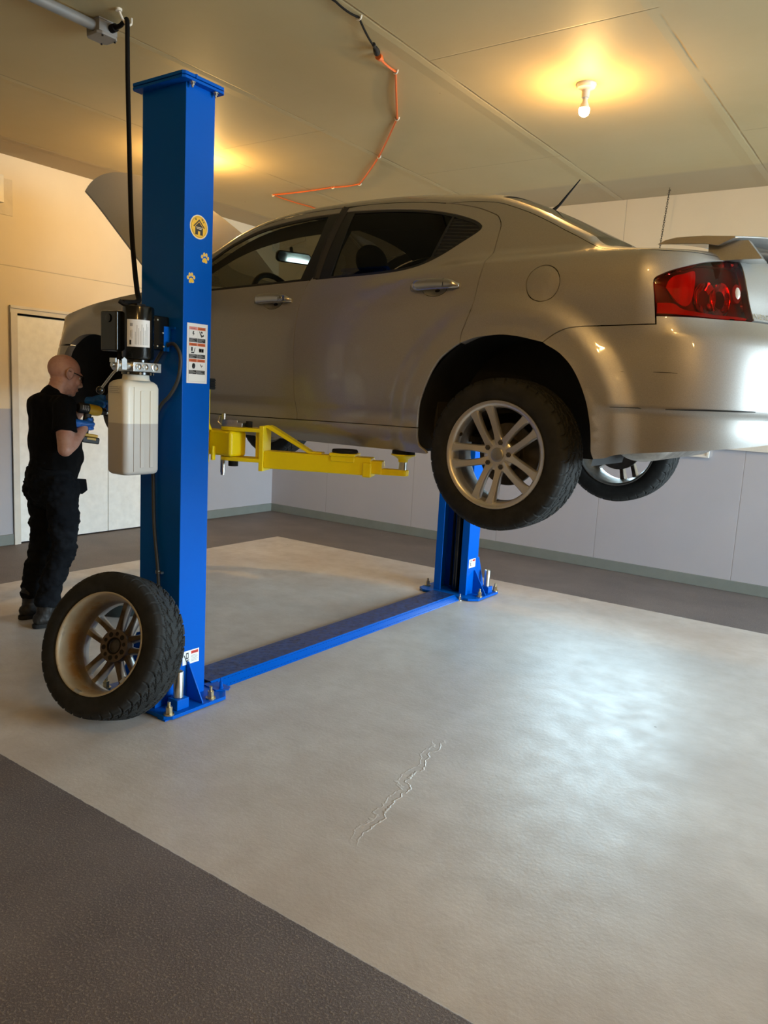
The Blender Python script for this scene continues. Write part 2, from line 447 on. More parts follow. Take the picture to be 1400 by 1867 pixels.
# second bay, closed
t = thing('door_3', '', '', (X1, -.25, 0)); del t['label'], t['category']; struct(t)
m = MB().bb(X1 - .01, X1 + .14, GD2[0] - .06, GD2[0], 0, 2.5); m.bb(X1 - .01, X1 + .14, GD2[1], GD2[1] + .06, 0, 2.5); m.bb(X1 - .01, X1 + .14, GD2[0] - .06, GD2[1] + .06, 2.45, 2.51)
for k in range(4): m.bb(X1 + .03, X1 + .08, GD2[0], GD2[1], .0 + k * .6125, .606 + k * .6125)
m.build('door_frame', M['white'], t, bev=.004)
# ================================================================ TWO-POST LIFT
M['blue'] = mat('blue_powder_coat', (.0, .092, .48), .30, var=.03, vscale=3, spec=.12)
M['bluescuff'] = mat('scuffed_blue_plate', (.010, .045, .17), .42, var=.55, vscale=26, bmp=.3, bscale=120)
M['yellow'] = mat('yellow_powder_coat', (.90, .73, .003), .36, var=.05, vscale=6, bmp=.08, bscale=300)
M['zinc'] = mat('zinc_plated_steel', (.62, .62, .58), .28, 1., var=.12, vscale=30)
M['brass'] = mat('yellow_zinc_hardware', (.55, .46, .28), .35, 1., var=.2, vscale=60)
M['alu'] = mat('machined_aluminium', (.62, .62, .60), .30, 1., var=.1, vscale=50)
M['rubber'] = mat('black_rubber', (.008, .008, .008), .75, spec=.3, var=.2, bmp=.2, bscale=200)
M['gloss'] = mat('gloss_black_enamel', (.004, .005, .005), .16, var=.1, spec=.6)
M['hose'] = mat('grey_black_hose', (.035, .036, .034), .5, var=.1)
M['paper'] = mat('white_sticker', (.80, .80, .78), .45, var=.02)
M['ink'] = mat('black_ink', (.01, .01, .01), .5)
M['grey'] = mat('grey_ink', (.35, .35, .34), .5)
M['orange'] = mat('orange_ink', (.62, .115, .02), .5)
M['red'] = mat('red_ink', (.62, .04, .025), .5)
M['pink'] = mat('pink_ink', (.72, .25, .22), .5)
M['gold'] = mat('gold_sticker', (.83, .49, .03), .38, var=.08, vscale=40)
M['cream'] = mat('cream_sticker_edge', (.80, .72, .50), .4)
PX0, PX1 = -3.092, -2.80          # post extent along X
PD = .166                         # post depth
GR_P = 'blue lift posts'
def hexbolt(mb, c, r, h, axis=(0, 0, 1), nut=True):
    c = Vector(c); a = Vector(axis).normalized()
    mb.cyl(c, c + a * h * .12, r * 1.5, n=20)
    mb.cyl(c + a * h * .12, c + a * h * .62, r, n=6)
    mb.cyl(c + a * h * .62, c + a * h, r * .5, n=12)
def make_post(Y, sy, label, near):
    def yt(t): return Y + sy * t
    t_ = thing('lift_post', label, 'car lift', ((PX0 + PX1) / 2, yt(PD / 2), 0), GR_P)
    w = .007; lip = .062
    m = MB()
    outline = [(PX0, PD), (PX0, 0), (PX1, 0), (PX1, PD), (PX1 - lip, PD), (PX1 - lip, PD - w), (PX1 - w, PD - w), (PX1 - w, w), (PX0 + w, w), (PX0 + w, PD - w), (PX0 + lip, PD - w), (PX0 + lip, PD)]
    m.prism([(p[0], yt(p[1])) for p in outline], (0, 0, .02), (1, 0, 0), (0, 1, 0), (0, 0, 2.79))
    m.build('column', M['blue'], t_, bev=.006, seg=3)
    # slot interior: slide block, hydraulic cylinder, chain
    m = MB().cyl((-2.945, yt(.075), .03), (-2.945, yt(.075), 2.2), .032, n=24)
    m.build('hydraulic_cylinder', M['gloss'], t_)
    m = MB()
    for k in range(2): m.bb(-3.0 + k * .09, -2.985 + k * .09, yt(.05), yt(.08), .05, 2.7)
    m.build('leaf_chain', M['rubber'], t_)
    # top plate: two stacked plates
    m = MB(); c = .012
    for (z0, z1, e) in ((2.80, 2.812, 0), (2.815, 2.829, 0)):
        x0, x1, a, b_ = PX0 - .022, PX1 + .036, -.045, PD + .028
        poly = [(x0 + c, a), (x1 - c, a), (x1, a + c), (x1, b_ - c), (x1 - c, b_), (x0 + c, b_), (x0, b_ - c), (x0, a + c)]
        m.prism([(p[0], yt(p[1])) for p in poly], (0, 0, z0), (1, 0, 0), (0, 1, 0), (0, 0, z1 - z0))
    m.bb(PX1 + .022, PX1 + .040, yt(.02), yt(.03), 2.812, 2.831)
    m.build('top_plate', M['blue'], t_, bev=.003)
    for (x, tt) in ((PX1 + .020, .017), (PX1 + .018, .150), (PX0 - .008, .017), (PX0 - .008, .150)):
        m = MB(); hexbolt(m, (x, yt(tt), 2.80), .009, .022, (0, 0, -1)); m.build('top_bolt', M['zinc'], t_)
    # base plate
    x0, x1, a, b_ = -3.205, -2.672, -.165, .245; c = .03
    m = MB().prism([(p[0], yt(p[1])) for p in [(x0 + c, a), (x1 - c, a), (x1, a + c), (x1, .19), (x1 - .06, b_), (x0 + .06, b_), (x0, .19), (x0, a + c)]], (0, 0, .004), (1, 0, 0), (0, 1, 0), (0, 0, .018))
    m.bb(x1 - .07, x1 - .015, yt(a - .003), yt(a + .06), 0, .006); m.bb(x0 + .02, x0 + .08, yt(b_ - .08), yt(b_ - .02), 0, .006)
    m.build('base_plate', M['blue'], t_, bev=.003)
    for (x, tt) in ((-2.70, -.135), (-2.703, .12), (-3.17, -.135), (-3.175, .12)):
        m = MB(); hexbolt(m, (x, yt(tt), .022), .016, .062); m.build('anchor_bolt', M['brass'], t_)
    # gussets
    def gus(p, q, h, ax):
        m = MB()
        if ax == 'y':   # plate in the XZ... plane of the +X face, reaching outwards along t
            m.prism([(yt(0), .022), (yt(p), .022), (yt(p), .032), (yt(-.018), h), (yt(0), h)], (q, 0, 0), (0, 1, 0), (0, 0, 1), (-.009, 0, 0))
        else:           # plate perpendicular to the +X face
            m.prism([(PX1, .022), (p, .022), (p, .030), (PX1 + .012, h), (PX1, h)], (0, q, 0), (1, 0, 0), (0, 0, 1), (0, sy * .008, 0))
        m.build('gusset', M['blue'], t_, bev=.002)
    gus(-.135, PX1, .30, 'y'); gus(-.135, PX0 + .009, .30, 'y'); gus(-2.685, yt(.05), .205, 'x')
    # extension tube parked on its stub
    ax_, ay = -2.735, yt(-.052)
    m = MB().bb(ax_ - .035, ax_ + .035, ay - .035, ay + .035, .022, .072)
    m.build('tube_stand', M['blue'], t_, bev=.003)
    m = MB().lathe([(.0235, .074), (.0235, .196), (.0215, .199), (.0185, .197), (.0175, .188), (.0175, .08)], (ax_, ay, 0), n=32)
    m.build('adapter_tube', M['zinc'], t_)
    # small warning label low on the rear face
    face = PX1 + .0012
    y0 = yt(.025) if sy > 0 else yt(.145); z0 = .188 if near else .232
    def P(m, mi, u0, v0, u1, v1, off=0.):
        m.mat(mi); m.add([(face + off, y0 + u0, z0 + v0), (face + off, y0 + u1, z0 + v0), (face + off, y0 + u1, z0 + v1), (face + off, y0 + u0, z0 + v1)], [(0, 1, 2, 3)])
    m = MB(); P(m, 0, 0, 0, .102, .068)
    P(m, 1, .052, .048, .096, .062, .0006)
    for k in range(5): P(m, 3, .052, .010 + k * .007, .052 + (.042 if k % 2 else .036), .0125 + k * .007, .0006)
    P(m, 2, .020, .028, .036, .058, .0006); P(m, 0, .024, .034, .032, .052, .0009)
    m.mat(2); m.add([(face + .0006, y0 + a_, z0 + b2) for a_, b2 in ((.006, .050), (.012, .048), (.026, .014), (.022, .012))], [(0, 1, 2, 3)])
    P(m, 2, .024, .018, .040, .023, .0006)
    m.mat(2).text('WARNING', (face + .001, y0 + .058, z0 + .0515), (0, 1, 0), (0, 0, 1), .0066)
    m.build('warning_sticker', [M['paper'], M['red'], M['ink'], M['grey']], t_)
    return t_
near = make_post(2.374, 1, 'near blue lift post with the pump unit and paw stickers on it', True)
far = make_post(5.346, -1, 'far blue lift post standing behind the car by the back wall', False)

# --- stickers on the near post
fx = PX1 + .0013
def disc(m, cy, cz, r, ry=None, n=28, off=0.):
    ry = ry or r
    m.add([(fx + off, cy + r * math.cos(2 * PI * k / n), cz + ry * math.sin(2 * PI * k / n)) for k in range(n)], [tuple(range(n))])
def poly(m, pts, off=0.): m.add([(fx + off, p[0], p[1]) for p in pts], [tuple(range(len(pts)))])
def pawprint(m, cy, cz, s, mats=(1, 0), off=0., rot=0.):
    ca, sa = math.cos(rot), math.sin(rot)
    def T(u, v): return (cy + s * (u * ca - v * sa), cz + s * (u * sa + v * ca))
    toes = [(-.74, .25, .21, .28), (-.28, .74, .21, .30), (.28, .74, .21, .30), (.74, .25, .21, .28)]
    for g, mi, o in ((1.28, mats[0], 0), (1., mats[1], .0004)):
        m.mat(mi)
        for (u, v, a, b_) in toes:
            m.add([(fx + off + o, *T(u + a * g * math.cos(q * PI / 8), v + b_ * g * math.sin(q * PI / 8))) for q in range(16)], [tuple(range(16))])
        pad = [(-.55, -.62), (-.2, -.72), (0, -.62), (.2, -.72), (.55, -.62), (.56, -.35), (.30, .02), (0, .16), (-.30, .02), (-.56, -.35)]
        gg = 1.12 if g > 1 else 1.
        m.add([(fx + off + o, *T(u * gg, (v + .28) * gg - .28)) for u, v in pad], [tuple(range(10))])
m = MB(); cy, cz = 2.456, 2.219
m.mat(0); disc(m, cy, cz, .052); m.mat(1); disc(m, cy, cz, .0475, off=.0003); m.mat(2); disc(m, cy, cz, .0435, off=.0006); m.mat(1); disc(m, cy, cz, .0425, off=.0009)
m.mat(2)
poly(m, [(cy - .033, cz + .001), (cy, cz + .033), (cy + .033, cz + .001), (cy + .029, cz - .003), (cy, cz + .025), (cy - .029, cz - .003)], .0012)
poly(m, [(cy - .022, cz + .0005), (cy, cz + .021), (cy + .022, cz + .0005), (cy + .022, cz - .010), (cy + .022, cz - .034), (cy - .022, cz - .034)], .0012)
m.mat(1); poly(m, [(cy - .006, cz - .034), (cy + .006, cz - .034), (cy + .006, cz - .018), (cy - .006, cz - .018)], .0015)
m.mat(0)
for k, (a, b_) in enumerate(((-.019, .019), (-.014, .014))): poly(m, [(cy + a, cz - .0035 - k * .006), (cy + b_, cz - .0035 - k * .006), (cy + b_, cz - .001 - k * .006), (cy + a, cz - .001 - k * .006)], .0015)
pawprint(m, cy - .019, cz + .030, .005, (2, 2), .0012); pawprint(m, cy + .018, cz + .033, .005, (2, 2), .0012); pawprint(m, cy + .026, cz + .024, .004, (2, 2), .0012)
o = m.build('logo_sticker', [M['cream'], M['gold'], M['ink']], near); o['label'] = 'round gold sticker with a black house'
for (py, pz, r_) in ((2.494, 2.088, -.1), (2.416, 1.990, .12)):
    m = MB(); pawprint(m, py, pz, .024, (0, 1), 0, r_)
    o = m.build('paw_sticker', [M['cream'], M['gold']], near); o['label'] = 'gold paw print sticker'
# big safety label
m = MB(); y0, z0, W_, H_ = 2.397, 1.530, .121, .268
def R(mi, u0, v0, u1, v1, off=.0005): m.mat(mi); poly(m, [(y0 + u0, z0 + v0), (y0 + u1, z0 + v0), (y0 + u1, z0 + v1), (y0 + u0, z0 + v1)], off)
R(0, 0, 0, W_, H_, 0)
for (a, b_, c_, d_) in ((.010, .008, .111, .0088), (.010, .252, .111, .2528), (.010, .008, .0108, .2528), (.1102, .008, .111, .2528)): R(4, a, b_, c_, d_)
for r_ in range(3):
    zt = .252 - r_ * .0715
    for c_ in range(2):
        u = .0125 + c_ * .0485; w_ = .0465
        R((5 if (r_ == 0 and c_ == 0) else 1), u, zt - .013, u + w_, zt, .0006)
        R(2, u, zt - .068, u + w_, zt - .050, .0006)
        for k in range(4): R(4, u + .003, zt - .0655 + k * .004, u + w_ - (.006 + .008 * ((k + r_ + c_) % 3)), zt - .0640 + k * .004, .0008)
        R(4, u, zt - .050, u + .0004, zt - .013, .0006)
        m.mat(2).text('WARNING' if (r_ or c_) else 'DANGER', (fx + .0009, y0 + u + .009, z0 + zt - .0095), (0, 1, 0), (0, 0, 1), .0066)
def I(pts, r_, c_, mi=2):
    m.mat(mi); poly(m, [(y0 + .0125 + c_ * .0485 + p[0], z0 + .252 - r_ * .0715 + p[1]) for p in pts], .0009)
I([(.022, -.018), (.028, -.019), (.025, -.028), (.031, -.029), (.021, -.041), (.024, -.032), (.018, -.031)], 0, 0)
I([(.008, -.018), (.012, -.018), (.026, -.036), (.036, -.030), (.038, -.038), (.022, -.044)], 0, 1); I([(.020, -.017), (.027, -.017), (.030, -.024), (.024, -.027), (.019, -.023)], 0, 1)
I([(.012, -.018), (.021, -.018), (.021, -.036), (.012, -.036)], 1, 0); I([(.012, -.040), (.031, -.040), (.029, -.046), (.012, -.046)], 1, 0); I([(.034, -.020), (.037, -.021), (.031, -.040), (.028, -.038)], 1, 0)
I([(.009, -.022), (.038, -.022), (.038, -.041), (.009, -.041)], 1, 1, 4); I([(.011, -.024), (.023, -.025), (.023, -.039), (.011, -.038)], 1, 1, 0); I([(.0245, -.025), (.036, -.024), (.036, -.038), (.0245, -.039)], 1, 1, 0)
I([(.020, -.022), (.028, -.018), (.036, -.022), (.038, -.032), (.034, -.042), (.024, -.044), (.018, -.036)], 2, 0); I([(.024, -.024), (.030, -.024), (.030, -.030), (.024, -.030)], 2, 0, 0)
I([(.016, -.022), (.020, -.022), (.028, -.033), (.026, -.037)], 2, 1); I([(.027, -.028), (.034, -.027), (.034, -.030), (.028, -.032)], 2, 1)
o = m.build('safety_label', [M['paper'], M['orange'], M['ink'], M['red'], M['grey'], M['pink']], near); o['label'] = 'white safety label with six orange-headed panels'
m = MB().bb(-2.872, -2.83, 2.545, 2.60, 1.505, 1.557)
for k in range(4): m.bb(-2.83, -2.815, 2.555, 2.59, 1.510 + k * .012, 1.516 + k * .012)
m.build('cable_guide', M['rubber'], near, bev=.002)

# --- floor plate that covers the hoses between the posts
m = MB()
ya, yb = 2.625, 5.10
m.bb(-3.04, -2.85, ya, yb, .0285, .0335)
cov = m.build('floor_cover_plate', [M['bluescuff']], None, bev=.0015, origin=(-2.95, 3.86, 0))
tag(cov, 'long blue diamond plate cover on the floor between the two posts', 'floor plate')
for rp in ([(-2.85, .0335), (-2.795, .0005), (-2.801, .0005), (-2.853, .0285)], [(-3.04, .0335), (-3.105, .0005), (-3.099, .0005), (-3.037, .0285)]):
    m = MB().prism(rp, (0, ya, 0), (1, 0, 0), (0, 0, 1), (0, yb - ya, 0)); m.build('side_ramp', M['blue'], cov, bev=.001)
m = MB()
dv = Vector((.055, 0, -.033)).normalized(); nv = Vector((.033, 0, .055)).normalized()
for k in range(96):
    y = ya + .015 + k * (yb - ya - .03) / 95
    for r_ in range(2):
        c = Vector((-2.85, y + (.012 if r_ else 0), .0335)) + dv * (.015 + .036 * r_) + nv * .0006
        m.ball(c, (.0035, .0075, .0018), 8, 5)
o = m.build('tread_bumps', M['blue'], cov); o['kind'] = 'stuff'
m = MB()
for i in range(62):
    for j in range(4):
        y = ya + .03 + i * .0394; x = -3.02 + j * .045 + (.022 if i % 2 else 0)
        a = PI / 4 if (i + j) % 2 else -PI / 4
        m.box((x, y, .0338), (.026, .006, .0016), Matrix.Rotation(a, 3, 'Z'))
o = m.build('tread_bumps', M['bluescuff'], cov); o['kind'] = 'stuff'
m = MB().prism([(-2.86, 2.588), (-2.755, 2.575), (-2.715, 2.625), (-2.735, 2.655), (-2.86, 2.66)], (0, 0, .022), (1, 0, 0), (0, 1, 0), (0, 0, .005)); hexbolt(m, (-2.757, 2.612, .027), .008, .055)
m.build('anchor_tab', M['blue'], cov)
m = MB(); hexbolt(m, (-2.80, 5.095, .0), .012, .05); m.build('anchor_bolt', M['zinc'], cov)

# --- near rear swing arm with its carriage
GR_A = 'yellow swing arms'
arm = bpy.data.objects.new('lift_arm', None); COL.objects.link(arm); arm.parent = near; arm.location = (0, 0, 0); LOC[arm.name] = LOC[near.name]; arm['label'] = 'yellow swing arm on its carriage'
m = MB()
m.bb(-3.13, -2.752, 2.632, 2.742, 1.188, 1.312)
m.build('carriage_tube', M['yellow'], arm, bev=.016, seg=4)
m = MB().prism([(-3.06, 1.312), (-2.865, 1.312), (-2.915, 1.395), (-2.96, 1.52), (-3.06, 1.52)], (0, 2.600, 0), (1, 0, 0), (0, 0, 1), (0, .02, 0))
m.bb(-3.06, -2.90, 2.545, 2.635, 1.15, 1.55)
m.bb(-2.866, -2.852, 2.612, 2.632, 1.165, 1.235)
m.build('carriage', M['yellow'], arm, bev=.003)
A = Vector((-2.80, 2.700, 0)); Bp = Vector((-2.03, 3.050, 0)); D = (Bp - A).normalized(); S_ = Vector((-D.y, D.x, 0))
def along(d, s=0., z=0.): return A + D * d + S_ * s + Vector((0, 0, z))
def abox(m, d0, d1, s0, s1, z0, z1):
    R_ = Matrix((D, S_, Vector((0, 0, 1)))).transposed()
    m.box(along((d0 + d1) / 2, (s0 + s1) / 2, (z0 + z1) / 2), (d1 - d0, s1 - s0, z1 - z0), R_)
# clevis plates around the carriage tube
for z0, z1, nm in ((1.313, 1.331, 'clevis_plate'), (1.168, 1.186, 'clevis_plate')):
    m = MB(); pl = []
    for k in range(13):
        a = PI / 2 + PI * k / 12; pl.append((.062 * math.cos(a), .062 * math.sin(a)))
    pl += [(.17, -.058), (.17, .058)]
    m.prism(pl, A + Vector((0, 0, z0)), D, S_, (0, 0, z1 - z0)); m.build(nm, M['yellow'], arm, bev=.003)
m = MB(); abox(m, .150, .172, -.058, .058, 1.128, 1.345); m.build('end_plate', M['yellow'], arm, bev=.003)
m = MB(); abox(m, .112, .150, .0, .05, 1.186, 1.313); m.build('stiffener', M['yellow'], arm, bev=.003)
m = MB(); abox(m, .172, .700, -.046, .046, 1.142, 1.226); m.build('outer_tube', M['yellow'], arm, bev=.006, seg=3)
m = MB(); abox(m, .660, .704, -.054, .054, 1.134, 1.205); m.build('collar', M['yellow'], arm, bev=.008, seg=3)
m = MB(); abox(m, .66, .752, -.037, .037, 1.150, 1.214); m.build('inner_tube', M['yellow'], arm, bev=.008, seg=3)
m = MB(); abox(m, .74, .845, -.03, .03, 1.150, 1.178); m.cyl(along(.845, 0, 1.150), along(.845, 0, 1.178), .03, n=28); m.build('tip_bar', M['yellow'], arm, bev=.003)
m = MB(); m.prism([(.150, 1.331), (.150, 1.345), (.185, 1.349), (.200, 1.345), (.400, 1.236), (.455, 1.236), (.455, 1.226), (.39, 1.226), (.172, 1.338)], A + S_ * (-.028), D, (0, 0, 1), S_ * .056); m.build('brace_strap', M['yellow'], arm, bev=.002)
# parked pad on the arm
m = MB(); abox(m, .50, .625, -.06, .06, 1.226, 1.240); abox(m, .505, .62, -.052, -.046, 1.200, 1.228); m.build('pad_bracket', M['yellow'], arm, bev=.003)
m = MB(); m.lathe([(0, 1.240), (.060, 1.240), (.064, 1.247), (.060, 1.256), (0, 1.258)], along(.562, 0, 0), n=24); m.build('rubber_pad', M['rubber'], arm)
# lifting pad under the sill
pc = along(.845, 0, 0)
MB().cyl(pc + Vector((0, 0, 1.178)), pc + Vector((0, 0, 1.222)), .020, n=28).build('pad_screw', M['zinc'], arm)
m = MB().lathe([(0, 1.215), (.022, 1.215), (.024, 1.228), (.040, 1.240), (.058, 1.247), (.058, 1.253), (0, 1.253)], pc, n=36); m.build('pad_cup', M['yellow'], arm)
MB().lathe([(0, 1.2535), (.054, 1.2535), (.054, 1.268), (.05, 1.270), (0, 1.270)], pc, n=36).build('rubber_pad', M['rubber'], arm)
# pivot pin and restraint gear
MB().cyl(along(0, 0, 1.138), along(0, 0, 1.168), .024, n=24).build('pivot_pin', M['rubber'], arm)
m = MB().cyl(along(-.062, .02, 1.332), along(-.062, .02, 1.392), .011, n=16)
m.cyl(along(-.062, .02, 1.10), along(-.062, .02, 1.312), .013, n=18); m.cyl(along(-.062, .02, 1.088), along(-.062, .02, 1.10), .010, n=12)
m.tube([along(-.062, .02, 1.385), along(-.085, .02, 1.375), along(-.092, .02, 1.35), along(-.075, .02, 1.335)], .004, 8)
m.build('restraint_pin', M['zinc'], arm)
m = MB(); abox(m, -.05, .055, -.035, .03, 1.331, 1.352); abox(m, -.05, .03, -.035, -.03, 1.35, 1.365); m.build('gear_plate', M['alu'], arm, bev=.002)
m = MB().cyl(along(.07, .02, 1.331), along(.07, .02, 1.36), .016, n=16); m.build('stop_knob', M['rubber'], arm)

# --- hydraulic power unit
M['tank'] = mat('milky_plastic', (.72, .70, .62), .38, var=.03, vscale=5)
nt = M['tank'].node_tree; b = nt.nodes['Principled BSDF']
b.inputs['Subsurface Weight'].default_value = .25; b.inputs['Subsurface Radius'].default_value = (.03, .03, .03)
pos = N(nt, 'ShaderNodeNewGeometry').outputs['Position']; sx = N(nt, 'ShaderNodeSeparateXYZ'); lk(nt, pos, sx.inputs[0])
lk(nt, mixc(nt, ramp(nt, sx.outputs[2], 1.339, 1.343), (.48, .46, .43), (.74, .72, .63)), b.inputs['Base Color'])
pu = thing('power_unit', 'electric hydraulic pump with a white fluid tank mounted on the near post', 'pump', (-2.92, 2.30, 1.12))
tx0, tx1, ty0, ty1 = -2.992, -2.857, 2.112, 2.302
def rrect(x0, x1, y0, y1, r, n=5):
    out = []
    for (cx, cy, a0) in ((x1 - r, y1 - r, 0), (x0 + r, y1 - r, PI / 2), (x0 + r, y0 + r, PI), (x1 - r, y0 + r, 1.5 * PI)):
        for k in range(n + 1): a = a0 + PI / 2 * k / n; out.append((cx + r * math.cos(a), cy + r * math.sin(a)))
    return out
def loft(m, loops, cap=True):
    n = len(loops[0]); o_ = [Vector(p) for L in loops for p in L]; fs = []
    for i in range(len(loops) - 1):
        for k in range(n): fs.append((i * n + k, i * n + (k + 1) % n, (i + 1) * n + (k + 1) % n, (i + 1) * n + k))
    if cap: fs.append(tuple(range(n - 1, -1, -1))); fs.append(tuple((len(loops) - 1) * n + k for k in range(n)))
    m.add(o_, fs)
m = MB(); LL = []
for z, ins, r in ((1.112, .030, .02), (1.114, .014, .02), (1.121, .004, .024), (1.132, 0, .026), (1.30, 0, .026), (1.495, 0, .026), (1.512, .004, .026), (1.523, .014, .026), (1.529, .028, .026), (1.532, .038, .026)):
    LL.append([(p[0], p[1], z) for p in rrect(tx0 + ins, tx1 - ins, ty0 + ins, ty1 - ins, r)])
loft(m, LL)
for (a, b_) in ((2.192, 2.212), (2.243, 2.262)):
    m.bb(tx1 - .01, tx1 + .0035, a, b_, 1.145, 1.485)
m.bb(tx1 - .01, tx1 + .003, 2.157, 2.161, 1.13, 1.50)
m.build('fluid_tank', M['tank'], pu, bev=.002, seg=2, ang=50)
MB().lathe([(.062, 1.528), (.058, 1.536), (.056, 1.552), (.060, 1.555)], (-2.915, 2.212, 0), n=40).build('tank_neck', M['tank'], pu)
m = MB(); m.mat(0); yy = ty0 - .0008
m.add([(-2.972, yy, 1.468), (-2.880, yy, 1.468), (-2.880, yy, 1.502), (-2.972, yy, 1.502)], [(0, 1, 2, 3)]); m.mat(1)
for k in range(4): m.add([(-2.966, yy - .0005, 1.472 + k * .008), (-2.893 - .01 * (k % 2), yy - .0005, 1.472 + k * .008), (-2.893 - .01 * (k % 2), yy - .0005, 1.474 + k * .008), (-2.966, yy - .0005, 1.474 + k * .008)], [(0, 1, 2, 3)])
m.build('tank_label', [M['tank'], M['grey']], pu)
MA = Vector((-2.905, 2.214, 0))
m = MB().lathe([(0, 1.553), (.066, 1.553), (.066, 1.566), (0, 1.566)], MA, n=40); m.build('mounting_flange', M['gloss'], pu, bev=.002)
for k in range(8):
    a = 2 * PI * k / 8 + .3; m = MB(); p = MA + Vector((.069 * math.cos(a), .069 * math.sin(a), 1.559)); m.cyl(p - Vector((math.cos(a), math.sin(a), 0)) * .006, p, .0052, n=12); m.build('flange_bolt', M['zinc'], pu)
m = MB().bb(-2.975, -2.851, 2.150, 2.300, 1.566, 1.608); m.build('manifold_block', M['alu'], pu, bev=.003)
for (yc, r) in ((2.176, .0135), (2.212, .0135), (2.262, .017)):
    m = MB().lathe([(r, 0), (r, .004), (r * .72, .0055), (r * .55, .003), (r * .3, .003), (0, .002)], (-2.851, yc, 1.588), (1, 0, 0), n=24); m.build('port_plug', M['zinc'], pu)
m = MB().lathe([(.0, 0), (.020, 0), (.020, .02), (.016, .024), (.016, .048), (.023, .05), (.023, .072), (.010, .075), (.010, .085), (0, .085)], (-2.885, 2.150, 1.590), (0, -1, 0), n=28)
m.build('release_valve', M['zinc'], pu)
m = MB().prism([(-.012, -.02), (.012, -.02), (.013, .022), (.0, .032), (-.013, .022)], (-2.862, 2.110, 1.592), (0, 1, 0), (0, 0, 1), (.004, 0, 0)); m.bb(-2.9, -2.86, 2.066, 2.072, 1.60, 1.618); m.build('valve_bracket', M['alu'], pu)
pts = [(-2.866, 2.082, 1.612), (-2.868, 2.080, 1.570), (-2.884, 2.074, 1.556), (-2.955, 2.062, 1.484)]
m = MB().tube(catmull(pts, 5), .0055, 12); m.build('release_lever', M['zinc'], pu)
MB().ball((-2.958, 2.061, 1.479), .0175, 24, 16).build('lever_knob', M['gloss'], pu)
m = MB().lathe([(0, 1.608), (.052, 1.608), (.052, 1.618), (.064, 1.622), (.0685, 1.630), (.0685, 1.838), (.066, 1.845), (.060, 1.848), (0, 1.852)], MA, n=48)
m.build('motor', M['gloss'], pu)
m = MB().cyl((-2.905, 2.16, 1.842), (-2.935, 2.14, 1.862), .010, n=14); m.bb(-2.93, -2.88, 2.19, 2.235, 1.843, 1.858); m.build('cable_gland', M['rubber'], pu, bev=.002)
m = MB(); m.bb(-3.045, -2.932, 2.122, 2.205, 1.650, 1.822)
m.build('capacitor_box', M['gloss'], pu, bev=.008, seg=3)
for z in (1.69, 1.735, 1.78):
    MB().ball((-2.931, 2.165, z), (.003, .005, .005), 10, 6).build('box_screw', M['zinc'], pu)
m = MB().lathe([(.0, 0), (.018, 0), (.018, .004), (.0, .006)], (-2.985, 2.121, 1.79), (0, -1, 0), n=20); m.build('knockout_plug', M['gloss'], pu)
m = MB().tube([(-2.97, 2.17, 1.652), (-2.972, 2.165, 1.625), (-2.965, 2.165, 1.606)], .009, 12); m.build('wire_sleeve', M['rubber'], pu)
# motor name label wrapped on the drum, facing the rear
m = MB(); a0, a1 = math.radians(-78), math.radians(8); rl = .0689
def wrap(mi, u0, v0, u1, v1, off):
    m.mat(mi); n = 10; o_ = []
    for k in range(n + 1):
        a = a0 + (a1 - a0) * (u0 + (u1 - u0) * k / n)
        for z in (v0, v1): o_.append(MA + Vector(((rl + off) * math.cos(a), (rl + off) * math.sin(a), 1.672 + .115 * z)))
    m.add(o_, [(2 * k, 2 * k + 2, 2 * k + 3, 2 * k + 1) for k in range(n)])
wrap(0, 0, 0, 1, 1, 0.)
for k in range(9): wrap(1, .36 + k * .065, .08, .38 + k * .065, .55 + .35 * ((k * 37) % 10) / 10, .0004)
wrap(1, .16, .35, .19, .6, .0004); wrap(1, .22, .3, .24, .62, .0004); wrap(2, .12, .07, .2, .24, .0004); wrap(1, .14, .75, .26, .86, .0004)
m.build('motor_label', [M['paper'], M['grey'], M['ink']], pu)
m = MB(); m.bb(-2.965, -2.882, 2.27, 2.366, 1.668, 1.818); m.build('mount_bracket', M['gloss'], pu, bev=.006)
m = MB(); m.bb(-2.885, -2.881, 2.335, 2.372, 1.665, 1.775); m.bb(-2.881, -2.845, 2.366, 2.372, 1.765, 1.775); m.build('angle_bracket', M['blue'], pu)
for (y, z) in ((2.30, 1.80), (2.33, 1.745), (2.30, 1.685), (2.335, 1.685)): MB().ball((-2.880, y, z), (.003, .0045, .0045), 10, 6).build('bracket_bolt', M['zinc'], pu)

# --- hoses
hp = catmull([(-2.93, 2.30, 1.588), (-2.955, 2.34, 1.60), (-2.90, 2.355, 1.68), (-2.845, 2.358, 1.70), (-2.803, 2.360, 1.66), (-2.797, 2.360, 1.605), (-2.815, 2.360, 1.535), (-2.855, 2.352, 1.47), (-2.91, 2.345, 1.42), (-2.962, 2.350, 1.34), (-2.980, 2.355, 1.20), (-2.975, 2.357, 1.09), (-2.964, 2.357, .849), (-2.933, 2.357, .634), (-2.925, 2.357, .45), (-2.93, 2.357, .10)], 8)
h = MB().tube(hp, .0085, 14).build('hydraulic_hose', M['hose'], pu)
m = MB().cyl((-2.933, 2.357, .627), (-2.933, 2.357, .641), .012, n=20); m.bb(-2.920, -2.900, 2.350, 2.364, .629, .639); m.build('hose_clamp', M['zinc'], h)
